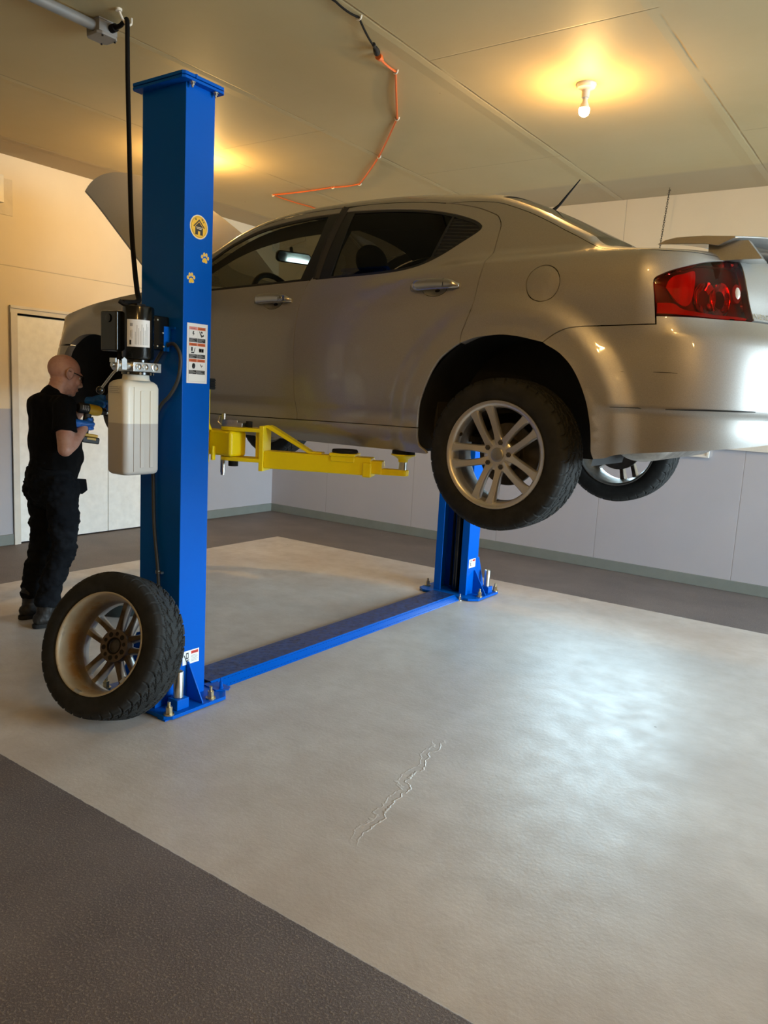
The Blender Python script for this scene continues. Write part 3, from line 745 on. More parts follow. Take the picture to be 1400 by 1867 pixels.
# ================================================================ CEILING THINGS
M['porc'] = mat('white_porcelain', (.78, .74, .66), .25, var=.02)
M['bulb'] = emis('glowing_bulb', (1., .60, .20), P_BULB)
M['pvc'] = mat('grey_conduit', (.23, .222, .21), .5, var=.06)
M['cordb'] = mat('black_cord', (.006, .0055, .005), .75, spec=.15)
M['cordo'] = mat('orange_cord', (.62, .12, .015), .5)
M['clip'] = mat('white_cable_clip', (.75, .70, .60), .5)
M['bulbdim'] = emis('softer_glowing_bulb', (1., .58, .18), P_BULB * .55)
def lamp(x, y, label, bm='bulb'):
    t = thing('ceiling_lamp', label, 'lamp', (x, y, ZC), 'bare bulb ceiling lamps')
    m = MB().lathe([(0, ZC), (.058, ZC), (.058, ZC - .008), (.050, ZC - .022), (.028, ZC - .032), (.024, ZC - .034), (.022, ZC - .075), (0, ZC - .075)], (x, y, 0), n=40)
    m.build('lamp_holder', M['porc'], t)
    z = ZC - .075; m = MB()
    m.lathe([(.0135, z + .004), (.0135, z - .012), (.016, z - .022), (.024, z - .040), (.0295, z - .057), (.0, z - .057)], (x, y, 0), n=28)
    m.build('bulb_base', M['porc'], t)
    m = MB(); m.lathe([(.0295, z - .0575), (.0305, z - .068), (.0285, z - .082), (.022, z - .093), (.012, z - .0995), (0, z - .1015)], (x, y, 0), n=28)
    m.build('light_bulb', M[bm], t)
lamp(-1.894, 4.519, 'bare glowing bulb in a white porcelain holder above the car', 'bulbdim')
lamp(-5.18, 4.52, 'bare glowing bulb hidden behind the near post')
lamp(-.45, 1.0, 'added unseen bulb on the ceiling over the camera', 'bulbdim')  # added bulb out of view, brightens the car's rear quarter
lamp(1.40, -1.6, 'added unseen bulb in the near corner by the closed garage bay')  # added bulb out of view, warm fill from behind the camera
# junction box with its conduit
jb = thing('junction_box', 'grey junction box and conduit on the ceiling above the near post', 'junction box', (-3.79, 2.655, ZC))
m = MB().bb(-3.845, -3.735, 2.60, 2.71, ZC - .062, ZC); m.bb(-3.851, -3.729, 2.594, 2.716, ZC - .008, ZC); m.build('box_body', M['pvc'], jb, bev=.004)
m = MB(); c = .02; x0, x1, y0, y1 = -3.852, -3.728, 2.593, 2.717
m.prism([(x0 + c, y0), (x1 - c, y0), (x1, y0 + c), (x1, y1 - c), (x1 - c, y1), (x0 + c, y1), (x0, y1 - c), (x0, y0 + c)], (0, 0, ZC - .078), (1, 0, 0), (0, 1, 0), (0, 0, .016)); m.build('box_cover', M['pvc'], jb, bev=.004)
for (x, y) in ((x0 + .012, y1 - .03), (x1 - .012, y0 + .03), (x1 - .03, y1 - .008)): MB().cyl((x, y, ZC - .084), (x, y, ZC - .07), .005, n=10).build('cover_screw', M['rubber'], jb)
MB().tube([(-3.785, Y0 + .02, ZC - .033), (-3.785, 2.60, ZC - .033)], .026, 24).build('conduit', M['pvc'], jb)
m = MB().cyl((-3.735, 2.672, ZC - .034), (-3.700, 2.672, ZC - .034), .020, n=18); m.build('cord_grip', M['cordb'], jb)
# power cord hanging down to the pump
pts = catmull([(-3.715, 2.672, ZC - .034), (-3.655, 2.668, ZC - .036), (-3.60, 2.655, ZC - .030), (-3.555, 2.635, ZC - .05), (-3.535, 2.622, 3.18), (-3.512, 2.608, 2.995), (-3.39, 2.53, 2.56), (-3.26, 2.445, 2.24), (-3.13, 2.365, 2.041), (-3.01, 2.288, 1.927), (-2.935, 2.235, 1.872), (-2.925, 2.15, 1.858)], 8)
pc_ = MB().tube(pts, .0115, 14).build('power_cord', M['cordb'], pu)
m = MB().tube(catmull([(-3.575, 2.60, ZC), (-3.572, 2.612, ZC - .03), (-3.568, 2.64, ZC - .058), (-3.565, 2.665, ZC - .05), (-3.568, 2.67, ZC - .02)], 5), .006, 8); m.cyl((-3.575, 2.60, ZC - .012), (-3.575, 2.60, ZC), .016, n=12)
tag(m.build('cord_hook', M['clip'], None, origin=(-3.575, 2.60, ZC)), 'white hook on the ceiling holding the thick black power cord', 'hook')
# extension cords stapled along the ceiling
zc = ZC - .007
def seg(P, sag=.0):
    out = []
    for a, b_ in zip(P, P[1:]):
        for k in range(6):
            t_ = k / 6; q = Vector(a).lerp(Vector(b_), t_); q.z -= 4 * sag * t_ * (1 - t_); out.append(q)
    out.append(Vector(P[-1])); return out
bl = [(-2.60, -2.0, zc), (-2.575, 1.2, zc), (-2.564, 3.058, zc), (-2.561, 3.235, zc), (-2.665, 3.50, zc - .012), (-2.70, 3.575, zc - .015)]
o = MB().tube(seg(bl, .008), .0055, 10).build('extension_cord', M['cordb'], None, origin=(-2.56, 3.0, ZC)); tag(o, 'thin black extension cord along the ceiling seam', 'cord')
m = MB().lathe([(0, -.012), (.010, -.010), (.011, 0), (.008, .008), (.008, .03), (.013, .036), (.015, .05), (.018, .07), (.018, .088), (0, .09)], (-2.655, 3.49, zc - .014), Vector((-.066, .142, -.003)), n=16); m.build('plug', M['rubber'], o)
og = [(-2.722, 3.634, zc - .014), (-2.766, 3.85, zc), (-3.187, 4.482, zc), (-3.791, 5.117, zc), (-4.414, 5.694, zc), (-4.709, 5.684, zc), (-5.428, 5.669, zc), (-5.40, 6.165, zc), (-5.39, 7.05, zc)]
o = MB().tube(seg(og, .006), .0065, 10).build('extension_cord', M['cordo'], None, origin=(-3.2, 4.48, ZC)); tag(o, 'orange extension cord zigzagging across the ceiling above the car', 'cord')
m = MB().lathe([(0, 0), (.018, 0), (.018, .028), (.012, .045), (.008, .06), (0, .06)], (-2.715, 3.612, zc - .014), Vector((-.02, .09, .008)), n=16); m.build('socket_end', M['cordo'], o)
ST = [((-2.561, 3.235), 'white cable clip holding the thin black cord'), ((-2.766, 3.85), 'white cable clip on the orange cord nearest its plug'), ((-3.187, 4.482), 'white cable clip at the outer bend of the orange cord'), ((-3.791, 5.117), 'white cable clip where the orange cord crosses a ceiling seam'), ((-4.414, 5.694), 'white cable clip at the lower right corner of the orange cord'), ((-4.709, 5.684), 'white cable clip on the level run of the orange cord'), ((-5.428, 5.669), 'white cable clip at the far hairpin of the orange cord')]
for (p, lb) in ST:
    m = MB().tube(catmull([(p[0] - .016, p[1], ZC), (p[0] - .012, p[1], ZC - .014), (p[0], p[1], ZC - .018), (p[0] + .012, p[1], ZC - .014), (p[0] + .016, p[1], ZC)], 4), .0045, 8)
    tag(m.build('cable_clip', M['clip'], None, origin=(p[0], p[1], ZC)), lb, 'cable clip', 'white cable clips on the ceiling')
# chain hanging by the back wall
m = MB(); top = Vector((-2.066, 6.86, ZC - .03)); bot = Vector((-2.115, 6.86, 2.60)); n = 40
for k in range(n):
    c = top.lerp(bot, k / (n - 1)); s = .0095
    u = Vector((1, 0, 0)) if k % 2 else Vector((0, 1, 0)); pts = []
    for q in range(12):
        a = 2 * PI * q / 12; pts.append(c + u * (.0065 * math.cos(a)) + Vector((0, 0, .0135 * math.sin(a))))
    m.tube(pts, .0022, 6, closed=True)
M['chain'] = mat('dull_steel_chain', (.10, .085, .06), .45, .8)
ch = m.build('hanging_chain', M['chain'], None, origin=(-2.066, 6.86, ZC)); tag(ch, 'thin chain hanging from a ceiling hook near the back wall', 'chain')
m = MB().tube(catmull([(-2.066, 6.86, ZC), (-2.066, 6.86, ZC - .012), (-2.058, 6.86, ZC - .022), (-2.066, 6.86, ZC - .032), (-2.074, 6.86, ZC - .024)], 4), .003, 8); m.build('hook', M['chain'], ch)
# blank cover on the left wall, cut by the picture edge
cp = thing('wall_cover', 'cream cover box high on the left wall left of the white door', 'cover', (X0, 3.72, 3.0))
MB().bb(X0, X0 + .006, 3.52, 3.797, 2.855, 3.150).build('back_plate', mat('cream_plate', (.56, .50, .39), .5), cp, bev=.02, seg=4)
MB().bb(X0 + .006, X0 + .05, 3.55, 3.700, 2.945, 3.166).build('cover_box', M['white'], cp, bev=.004)
# ================================================================ CAR BODY SURFACE
YC = 3.84                                   # centre plane of the car
HUBX, HUBFX, HUBZ = -1.512, -4.277, 1.297
ARCX, ARCFX = -1.495, -4.262
ARC_Z = 1.400                               # wheel arch centre height
def _plan():
    # half outline seen from above: (x, w) from the nose centre to the tail centre, sampled by arc length
    P = []
    n = 60
    for k in range(n + 1):
        t = PI / 2 * (1 - k / n); P.append((-4.55 - .66 * math.sin(t), .22 + .638 * math.cos(t)))
    P = [(P[0][0], .22 * q / 8) for q in range(8)] + P
    for k in range(1, 60):
        x = -4.55 + (3.70) * k / 60; P.append((x, .870 - .012 * ((x + 2.65) / 1.8) ** 2))
    for k in range(n + 1):
        t = PI / 2 * k / n; P.append((-.85 + .42 * math.sin(t), .288 + .570 * math.cos(t)))
    P += [(P[-1][0], .288 * (1 - q / 8)) for q in range(1, 9)]
    # arc length with u = x on the straight side
    i0 = min(range(len(P)), key=lambda i: abs(P[i][0] + 2.65))
    U = [0.] * len(P); U[i0] = P[i0][0]
    for i in range(i0 + 1, len(P)): U[i] = U[i - 1] + math.hypot(P[i][0] - P[i - 1][0], P[i][1] - P[i - 1][1])
    for i in range(i0 - 1, -1, -1): U[i] = U[i + 1] - math.hypot(P[i][0] - P[i + 1][0], P[i][1] - P[i + 1][1])
    return U, P
PU, PP = _plan()
def plan(u):
    lo, hi = 0, len(PU) - 1
    if u <= PU[0]: lo = 0
    elif u >= PU[-1]: lo = hi - 1
    else:
        while hi - lo > 1:
            m = (lo + hi) // 2
            if PU[m] <= u: lo = m
            else: hi = m
    def tang(i):
        a = PP[max(0, i - 1)]; b = PP[min(len(PP) - 1, i + 1)]; l = math.hypot(b[0] - a[0], b[1] - a[1]); return ((b[0] - a[0]) / l, (b[1] - a[1]) / l)
    t = (u - PU[lo]) / (PU[lo + 1] - PU[lo]); a, b = PP[lo], PP[lo + 1]
    ta, tb = tang(lo), tang(lo + 1); tt = max(0., min(1., t))
    tx, tw = lerp(ta[0], tb[0], tt), lerp(ta[1], tb[1], tt); l = math.hypot(tx, tw)
    return lerp(a[0], b[0], t), lerp(a[1], b[1], t), -tw / l, tx / l
DOORP = [(1.20, -.075), (1.275, -.045), (1.31, -.018), (1.345, -.006), (1.378, -.004), (1.405, -.014), (1.44, -.014), (1.475, -.004), (1.56, .006), (1.70, .013), (1.83, .008), (1.94, -.006), (2.03, -.030), (2.075, -.047), (2.14, -.074), (2.24, -.122), (2.34, -.178), (2.42, -.230), (2.50, -.295), (2.62, -.42)]
SIDEP = [(1.20, -.06), (1.30, -.024), (1.36, -.012), (1.45, -.002), (1.56, .006), (1.70, .013), (1.83, .008), (1.94, -.006), (2.03, -.030), (2.075, -.047), (2.14, -.074), (2.24, -.122), (2.34, -.178), (2.42, -.230), (2.50, -.295), (2.62, -.42)]
REARP = [(1.20, -.14), (1.31, -.070), (1.36, -.040), (1.43, -.022), (1.518, -.014), (1.529, .003), (1.545, .007), (1.62, .009), (1.70, .006), (1.76, -.001), (1.79, -.009), (1.804, -.020), (1.860, -.084), (1.872, -.094), (1.91, -.104), (1.98, -.118), (2.04, -.138), (2.09, -.165), (2.15, -.23), (2.3, -.42)]
CREASE = [(-2.75, 2.00), (-2.45, 1.99), (-2.2, 2.015), (-2.0, 2.055), (-1.75, 2.088), (-1.5, 2.100), (-1.2, 2.105), (-.9, 2.10), (-.5, 2.09)]
def _arch(x, z, cx):
    r = math.hypot(x - cx, z - ARC_Z); 
    if z < ARC_Z: r = lerp(r, abs(x - cx), .75)
    if r > .62: return 0.
    # wide soft flange around the wheel opening, crisp lip step
    return .034 * ss(.585, .475, r) + .004 * ss(.43, .40, r)
def prof(u, z):
    x = u
    d = sinterp(DOORP, z); s = sinterp(SIDEP, z)
    kd = ss(-1.86, -1.98, x) * ss(-3.98, -3.86, x)
    p = lerp(s, d, kd)
    # rear haunch
    h = ss(-2.55, -1.35, x)
    if h > 0:
        c = sinterp(CREASE, x); t = z - c
        b = ss(-.36, -.03, t) if t < -.03 else 1 - ss(-.01, .055, t)
        p += .068 * h * b * (1. if t < -.03 else 1.)
    # front fender crown
    hf = ss(-3.2, -3.9, x)
    if hf > 0: p += .03 * hf * (ss(1.6, 1.95, z) if z < 1.98 else 1 - ss(1.98, 2.06, z))
    p += _arch(x, z, ARCX) + _arch(x, z, ARCFX)
    # rear bumper
    k = ss(-.98, -.60, x)
    if k > 0:
        rp = sinterp(REARP, z)
        p = lerp(p, rp, k)
        kl = ss(-1.075, -1.0, x)
    ks = ss(-1.10, -1.02, x) * (1 - k)
    if ks > 0: p += -.014 * ks * (1 - ss(1.518, 1.532, z))
    # nose
    kf = ss(-4.55, -5.0, x)
    if kf > 0: p = lerp(p, sinterp([(1.2, -.16), (1.3, -.07), (1.4, -.02), (1.55, 0.), (1.65, 0), (1.75, -.03), (1.85, -.10), (1.95, -.20), (2.1, -.4)], z), kf)
    return p
def S(u, z, side=-1):
    x, w, nx, nw = plan(u); p = prof(u, z)
    return Vector((x + nx * p, YC + side * (w + nw * p), z))
# ================================================================ CAR
def car_paint():
    m, nt, b = _nt('silver_metallic_paint')
    tc = N(nt, 'ShaderNodeTexCoord').outputs['Object']
    fl = noise_n(nt, 900, 1, .5, tc); n2 = noise_n(nt, 3, 4, .6, tc)
    c = mixc(nt, ramp(nt, fl, .35, .65), (.30, .292, .272), (.395, .382, .355))
    lk(nt, c, b.inputs['Base Color'])
    b.inputs['Metallic'].default_value = .45; b.inputs['Roughness'].default_value = .40
    b.inputs['Coat Weight'].default_value = .55; b.inputs['Coat Roughness'].default_value = .05
    bump(nt, b, fl, .06, .0006)
    return m
M['paint'] = car_paint()
M['trim'] = mat('satin_black_trim', (.008, .008, .008), .32, var=.1)
M['under'] = mat('black_underbody', (.010, .010, .010), .75, var=.4, vscale=5, bmp=.3, bscale=30)
M['cabin'] = mat('dark_cabin_cloth', (.022, .021, .020), .8, var=.15)
M['tglass'] = glass('front_side_glass', (.80, .83, .76), .45)
M['pglass'] = glass('dark_rear_side_glass', (.16, .165, .15), .5)
M['wglass'] = glass('green_windscreen_glass', (.84, .88, .82), .8)
M['bglass'] = glass('green_tinted_rear_screen', (.20, .235, .205), .8)
M['lens'] = glass('red_lamp_lens', (.86, .045, .035), 1.0)
M['lampred'] = mat('red_lamp_housing', (.75, .03, .02), .3, var=.1)
M['lampdark'] = mat('dark_lamp_housing', (.10, .012, .012), .3)
M['chrome'] = mat('lamp_reflector_chrome', (.85, .85, .85), .08, 1., var=.02)
M['amber'] = mat('amber_reflector', (.75, .32, .10), .25)
M['clear'] = mat('headlamp_plastic', (.55, .52, .46), .15, var=.05)
M['seat'] = mat('grey_seat_cloth', (.05, .048, .045), .85, var=.15)
M['exh'] = mat('aluminised_muffler', (.38, .37, .35), .42, 1., var=.3, vscale=20)
M['handle'] = mat('satin_silver_handle', (.50, .49, .47), .22, .9, var=.02)
CAR = thing('car', 'silver sedan raised on the lift with its bonnet open and one front wheel off', 'car', (-2.9, YC, 1.0))
def curve(pts, n=4):
    # list of (u,z); a 3rd element marks a corner
    out = []; run = []
    for p in pts:
        run.append(p[:2])
        if len(p) > 2:
            if len(run) > 1: out += _cm(run, n)[:-1]
            run = [p[:2]]
    if len(run) > 1: out += _cm(run, n)
    else: out += run
    return out
def _cm(r, n):
    return [(v.x, v.y) for v in catmull([(a, b_, 0) for a, b_ in r], n)]
def resample(poly, step):
    out = []; n = len(poly)
    for i in range(n):
        a, b_ = poly[i], poly[(i + 1) % n]; d = math.hypot(b_[0] - a[0], b_[1] - a[1]); k = max(1, int(math.ceil(d / step)))
        for q in range(k): out.append((lerp(a[0], b_[0], q / k), lerp(a[1], b_[1], q / k)))
    # drop near-duplicates
    res = []
    for p in out:
        if not res or math.hypot(p[0] - res[-1][0], p[1] - res[-1][1]) > step * .12: res.append(p)
    if len(res) > 2 and math.hypot(res[0][0] - res[-1][0], res[0][1] - res[-1][1]) < step * .12: res.pop()
    return res
def parea(p): return sum(p[i][0] * p[(i + 1) % len(p)][1] - p[(i + 1) % len(p)][0] * p[i][1] for i in range(len(p))) / 2
def inset(poly, g):
    if g == 0: return poly
    n = len(poly); sgn = 1 if parea(poly) > 0 else -1; out = []
    for i in range(n):
        a, b_, c = poly[i - 1], poly[i], poly[(i + 1) % n]
        e1 = (b_[0] - a[0], b_[1] - a[1]); e2 = (c[0] - b_[0], c[1] - b_[1])
        l1 = math.hypot(*e1) or 1; l2 = math.hypot(*e2) or 1
        n1 = (-e1[1] / l1 * sgn, e1[0] / l1 * sgn); n2 = (-e2[1] / l2 * sgn, e2[0] / l2 * sgn)
        bx, by = n1[0] + n2[0], n1[1] + n2[1]; l = math.hypot(bx, by)
        if l < 1e-6: out.append(b_); continue
        bx /= l; by /= l; co_ = max(.45, bx * n1[0] + by * n1[1])
        out.append((b_[0] + bx * g / co_, b_[1] + by * g / co_))
    return out
def pip(p, poly):
    x, y = p; r = False; j = len(poly) - 1
    for i in range(len(poly)):
        xi, yi = poly[i]; xj, yj = poly[j]
        if (yi > y) != (yj > y) and x < (xj - xi) * (y - yi) / (yj - yi) + xi: r = not r
        j = i
    return r
def Sn(fn, u, z, side):
    h = .002; a = fn(u + h, z, side) - fn(u - h, z, side); b_ = fn(u, z + h, side) - fn(u, z - h, side)
    n = a.cross(b_)
    if n.length < 1e-12: return Vector((0, side, 0))
    n.normalize()
    return n * (-1 if side > 0 else 1)
_TRI = {}
def triang(outer, holes, step):
    key = (tuple(outer), tuple(tuple(h) for h in holes), step)
    if key in _TRI: return _TRI[key]
    loops = [outer] + holes; vs = []; es = []
    for L in loops:
        o = len(vs); vs += [Vector((p[0], p[1])) for p in L]; es += [(o + i, o + (i + 1) % len(L)) for i in range(len(L))]
    nb = len(vs)
    x0, x1 = min(p[0] for p in outer), max(p[0] for p in outer); y0, y1 = min(p[1] for p in outer), max(p[1] for p in outer)
    # boundary hash for clearance
    cell = {}
    for v in vs[:nb]: cell.setdefault((int(v.x / step), int(v.y / step)), []).append(v)
    j = 0; y = y0 + step * .5
    while y < y1:
        x = x0 + step * (.5 if j % 2 else 1.)
        while x < x1:
            p = (x, y); ok = pip(p, outer) and not any(pip(p, h) for h in holes)
            if ok:
                ci, cj = int(x / step), int(y / step)
                for a in (-1, 0, 1):
                    for b_ in (-1, 0, 1):
                        for v in cell.get((ci + a, cj + b_), ()):
                            if (v.x - x) ** 2 + (v.y - y) ** 2 < (.5 * step) ** 2: ok = False
            if ok: vs.append(Vector(p))
            x += step
        y += step * .866; j += 1
    r = delaunay_2d_cdt(vs, es, [], 0, 1e-6)
    V, F = r[0], r[2]; tris = []
    for f in F:
        c = (sum(V[i].x for i in f) / len(f), sum(V[i].y for i in f) / len(f))
        if pip(c, outer) and not any(pip(c, h) for h in holes): tris.append(tuple(f))
    _TRI[key] = ([(v.x, v.y) for v in V], tris); return _TRI[key]
def panel(name, m, parent, outer, holes=(), side=-1, step=.024, gap=.0022, flange=.014, off=0., fn=None, label=None, bulge=None, back=True):
    fn0 = fn or S
    def f(u, z, sd):
        p = fn0(u, z, sd)
        return p
    outer = resample(inset(resample(outer, step * .6), gap), step * .75)
    hh = [resample(inset(resample(h, step * .6), -gap), step * .75) for h in holes]
    V, T = triang(outer, hh, step)
    pts = []; nor = []
    for (u, z) in V:
        n = Sn(f, u, z, side); o_ = off + (bulge(u, z) if bulge else 0.)
        pts.append(f(u, z, side) + n * o_); nor.append(n)
    if bulge:
        # finite-difference normals of the bulged sheet
        h = .002
        def g(u, z):
            return f(u, z, side) + Sn(f, u, z, side) * (off + bulge(u, z))
        nor = []
        for (u, z) in V:
            n = (g(u + h, z) - g(u - h, z)).cross(g(u, z + h) - g(u, z - h)); n.normalize()
            if n.dot(Sn(f, u, z, side)) < 0: n = -n
            nor.append(n)
    faces = []; fn_ = []
    for t in T:
        a = (pts[t[1]] - pts[t[0]]).cross(pts[t[2]] - pts[t[0]])
        tt = t if a.dot(nor[t[0]]) > 0 else tuple(reversed(t))
        faces.append(tt)
    VV = list(pts); NN = list(nor)
    if flange:
        # boundary edges -> return flange
        cnt = {}
        for t in faces:
            for i in range(len(t)):
                e = (t[i], t[(i + 1) % len(t)]); k = tuple(sorted(e)); cnt.setdefault(k, []).append(e)
        for k, es in cnt.items():
            if len(es) != 1: continue
            a, b_ = es[0]; o = len(VV)
            pa, pb = pts[a], pts[b_]; fa, fb = pa - nor[a] * flange, pb - nor[b_] * flange
            fnrm = (pb - pa).cross(nor[a]); fnrm.normalize()
            VV += [pa, pb, fb, fa]; NN += [(nor[a] * .6 + fnrm).normalized(), (nor[b_] * .6 + fnrm).normalized(), fnrm, fnrm]
            faces.append((o + 1, o, o + 3, o + 2))
    o = LOC[parent.name]
    me = bpy.data.meshes.new(name); me.from_pydata([v - o for v in VV], [], faces); me.materials.append(m)
    me.polygons.foreach_set('use_smooth', [True] * len(faces)); me.update()
    me.normals_split_custom_set_from_vertices([tuple(n) for n in NN])
    ob = bpy.data.objects.new(name, me); COL.objects.link(ob); ob.parent = parent; LOC[ob.name] = o
    if label: ob['label'] = label
    return ob

# ---- traced outlines in (u, z)
C_ = 1
RAIL = [(-3.95, 1.995), (-3.80, 2.055), (-3.62, 2.125), (-3.50, 2.185), (-3.403, 2.237), (-3.288, 2.313), (-3.212, 2.353), (-3.141, 2.383), (-3.058, 2.407), (-2.974, 2.424), (-2.832, 2.442), (-2.6, 2.450), (-2.33, 2.447), (-2.197, 2.438), (-2.068, 2.424), (-1.95, 2.408), (-1.85, 2.404), (-1.741, 2.392), (-1.685, 2.382), (-1.601, 2.353), (-1.506, 2.314), (-1.402, 2.263), (-1.335, 2.227), (-1.27, 2.194), (-1.207, 2.160), (-1.15, 2.132), (-1.083, 2.119), (-.997, 2.111), (-.92, 2.106), (-.848, 2.104), (-.72, 2.106), (-.60, 2.108), (-.50, 2.110)]
def rz(x): return sinterp(RAIL, x)
def railpts(a, b_, n): return [(lerp(a, b_, k / n), rz(lerp(a, b_, k / n))) for k in range(n + 1)]
ARCH = [(-1.895, 1.300), (-1.895, 1.367), (-1.894, 1.421), (-1.886, 1.485), (-1.872, 1.53), (-1.853, 1.579), (-1.825, 1.637), (-1.792, 1.686), (-1.763, 1.712), (-1.73, 1.736), (-1.694, 1.756), (-1.629, 1.777), (-1.582, 1.785), (-1.535, 1.790), (-1.489, 1.791), (-1.452, 1.788), (-1.416, 1.783), (-1.349, 1.769), (-1.300, 1.752), (-1.256, 1.73), (-1.224, 1.705), (-1.197, 1.678), (-1.172, 1.644), (-1.15, 1.605), (-1.133, 1.567), (-1.119, 1.529), (-1.109, 1.49), (-1.101, 1.451), (-1.095, 1.400), (-1.092, 1.348), (-1.082, 1.320)]
def cut(L, a, b_): return [p for p in L if a - 1e-6 <= p[0] <= b_ + 1e-6]
GAP_FR = [(-2.621, 2.061), (-2.638, 2.011), (-2.648, 1.962), (-2.655, 1.899), (-2.660, 1.836), (-2.662, 1.751), (-2.661, 1.667), (-2.660, 1.571), (-2.658, 1.486), (-2.652, 1.422), (-2.637, 1.377)]
GAP_RQ = [(-1.646, 2.300), (-1.636, 2.270), (-1.632, 2.231), (-1.630, 2.173), (-1.629, 2.126), (-1.627, 2.095), (-1.629, 2.05), (-1.640, 1.97), (-1.650, 1.897), (-1.667, 1.845), (-1.688, 1.800), (-1.694, 1.757)]
DLO_F = [(-3.655, 2.045, C_)] + [(-3.60, 2.093), (-3.50, 2.158), (-3.397, 2.222), (-3.35, 2.255), (-3.298, 2.288), (-3.233, 2.321), (-3.167, 2.348), (-3.098, 2.370), (-3.027, 2.385), (-2.955, 2.396), (-2.883, 2.405), (-2.811, 2.411), (-2.739, 2.415), (-2.575, 2.418, C_), (-2.575, 2.2), (-2.592, 2.065, C_), (-2.684, 2.061), (-2.902, 2.051), (-3.133, 2.041), (-3.302, 2.034), (-3.5, 2.030), (-3.655, 2.045, C_)]
DLO_R = [(-2.567, 2.419, C_), (-2.504, 2.419), (-2.306, 2.408), (-2.11, 2.388), (-1.982, 2.366), (-1.881, 2.341), (-1.792, 2.311), (-1.745, 2.287), (-1.729, 2.268), (-1.742, 2.247), (-1.806, 2.204), (-1.896, 2.147), (-1.995, 2.106), (-2.106, 2.086), (-2.287, 2.075), (-2.493, 2.069), (-2.584, 2.066, C_), (-2.567, 2.2), (-2.567, 2.419, C_)]
dlo_f = curve(DLO_F)[:-1]; dlo_r = curve(DLO_R)[:-1]
door_r = curve([(-2.567, 2.443, C_), (-2.462, 2.449), (-2.329, 2.446), (-2.197, 2.437), (-2.068, 2.423), (-1.943, 2.404), (-1.852, 2.385), (-1.771, 2.362), (-1.702, 2.334), (-1.662, 2.312)] + GAP_RQ[1:-1] + [(-1.694, 1.757, C_)] + [p for p in reversed(cut(ARCH, -1.9, -1.70))][0:0] + [(-1.73, 1.736), (-1.763, 1.712), (-1.792, 1.686), (-1.825, 1.637), (-1.853, 1.579), (-1.872, 1.53), (-1.886, 1.485), (-1.894, 1.421), (-1.893, 1.386, C_), (-2.342, 1.381), (-2.637, 1.377, C_)] + list(reversed(GAP_FR))[1:-1] + [(-2.614, 2.068), (-2.585, 2.10), (-2.567, 2.15), (-2.567, 2.443, C_)])[:-1]
door_f = curve([(-2.575, 2.445, C_), (-2.6, 2.447), (-2.832, 2.440), (-2.974, 2.421), (-3.058, 2.404), (-3.141, 2.380), (-3.212, 2.350), (-3.288, 2.310), (-3.403, 2.234), (-3.50, 2.182), (-3.62, 2.122), (-3.70, 2.085, C_), (-3.705, 1.95), (-3.712, 1.70), (-3.715, 1.372, C_), (-3.255, 1.370), (-2.637, 1.377, C_)] + list(reversed(GAP_FR))[1:-1] + [(-2.618, 2.068), (-2.592, 2.10), (-2.575, 2.15), (-2.575, 2.445, C_)])[:-1]
RK = curve([(-1.893, 1.386, C_), (-1.894, 1.34), (-1.886, 1.305), (-1.86, 1.288), (-1.845, 1.270, C_), (-2.3, 1.268), (-3.0, 1.268), (-3.86, 1.268, C_), (-3.868, 1.372, C_), (-3.255, 1.370), (-2.637, 1.377), (-2.342, 1.381), (-1.893, 1.386, C_)])[:-1]
quarter = curve([(-1.975, 2.4115, C_)] + railpts(-1.95, -.52, 30) + [(-.508, 2.110, C_), (-.512, 2.092, C_), (-.56, 2.092), (-.654, 2.084), (-.712, 2.075), (-.767, 2.062), (-.846, 2.035), (-.897, 2.009), (-.909, 1.999), (-.912, 1.985), (-.904, 1.929), (-.895, 1.836, C_), (-1.036, 1.831), (-1.152, 1.828), (-1.214, 1.820), (-1.241, 1.811), (-1.271, 1.797), (-1.297, 1.78), (-1.318, 1.763, C_)] + list(reversed(cut(ARCH, -1.70, -1.35)))[0:-1] + [(-1.694, 1.757, C_)] + list(reversed(GAP_RQ))[1:-1] + [(-1.662, 2.312), (-1.702, 2.334), (-1.771, 2.362), (-1.852, 2.385), (-1.975, 2.4115, C_)])[:-1]
UE = PU[-1]                                   # tail centre
lampo = curve([(-.912, 1.985), (-.909, 1.999), (-.897, 2.009), (-.846, 2.035), (-.767, 2.062), (-.712, 2.075), (-.654, 2.084), (-.56, 2.092), (-.512, 2.091), (-.499, 2.068), (-.494, 1.994), (-.480, 1.931), (-.459, 1.870, C_), (-.548, 1.869), (-.734, 1.868), (-.896, 1.867, C_), (-.904, 1.929), (-.912, 1.985, C_)])[:-1]
bumper = curve([(-1.318, 1.763, C_), (-1.297, 1.78), (-1.271, 1.797), (-1.241, 1.811), (-1.214, 1.820), (-1.152, 1.828), (-1.036, 1.831), (-.893, 1.836, C_), (-.896, 1.866, C_), (-.734, 1.867), (-.455, 1.868), (-.20, 1.866), (UE, 1.866, C_), (UE, 1.44, C_), (-.12, 1.43), (-.364, 1.412), (-.601, 1.388), (-.796, 1.368), (-.981, 1.344), (-1.041, 1.324), (-1.082, 1.318, C_)] + list(reversed(cut(ARCH, -1.31, -1.083)))[0:] + [(-1.318, 1.763, C_)])[:-1]
trunk_gate = curve([(-.506, 2.112, C_), (-.3, 2.118), (UE, 2.12, C_), (UE, 1.872, C_), (-.20, 1.872), (-.455, 1.872, C_), (-.476, 1.931), (-.490, 1.994), (-.495, 2.068), (-.506, 2.112, C_)])[:-1]
FARCH = [(p[0] - ARCX + ARCFX, p[1]) for p in ARCH]
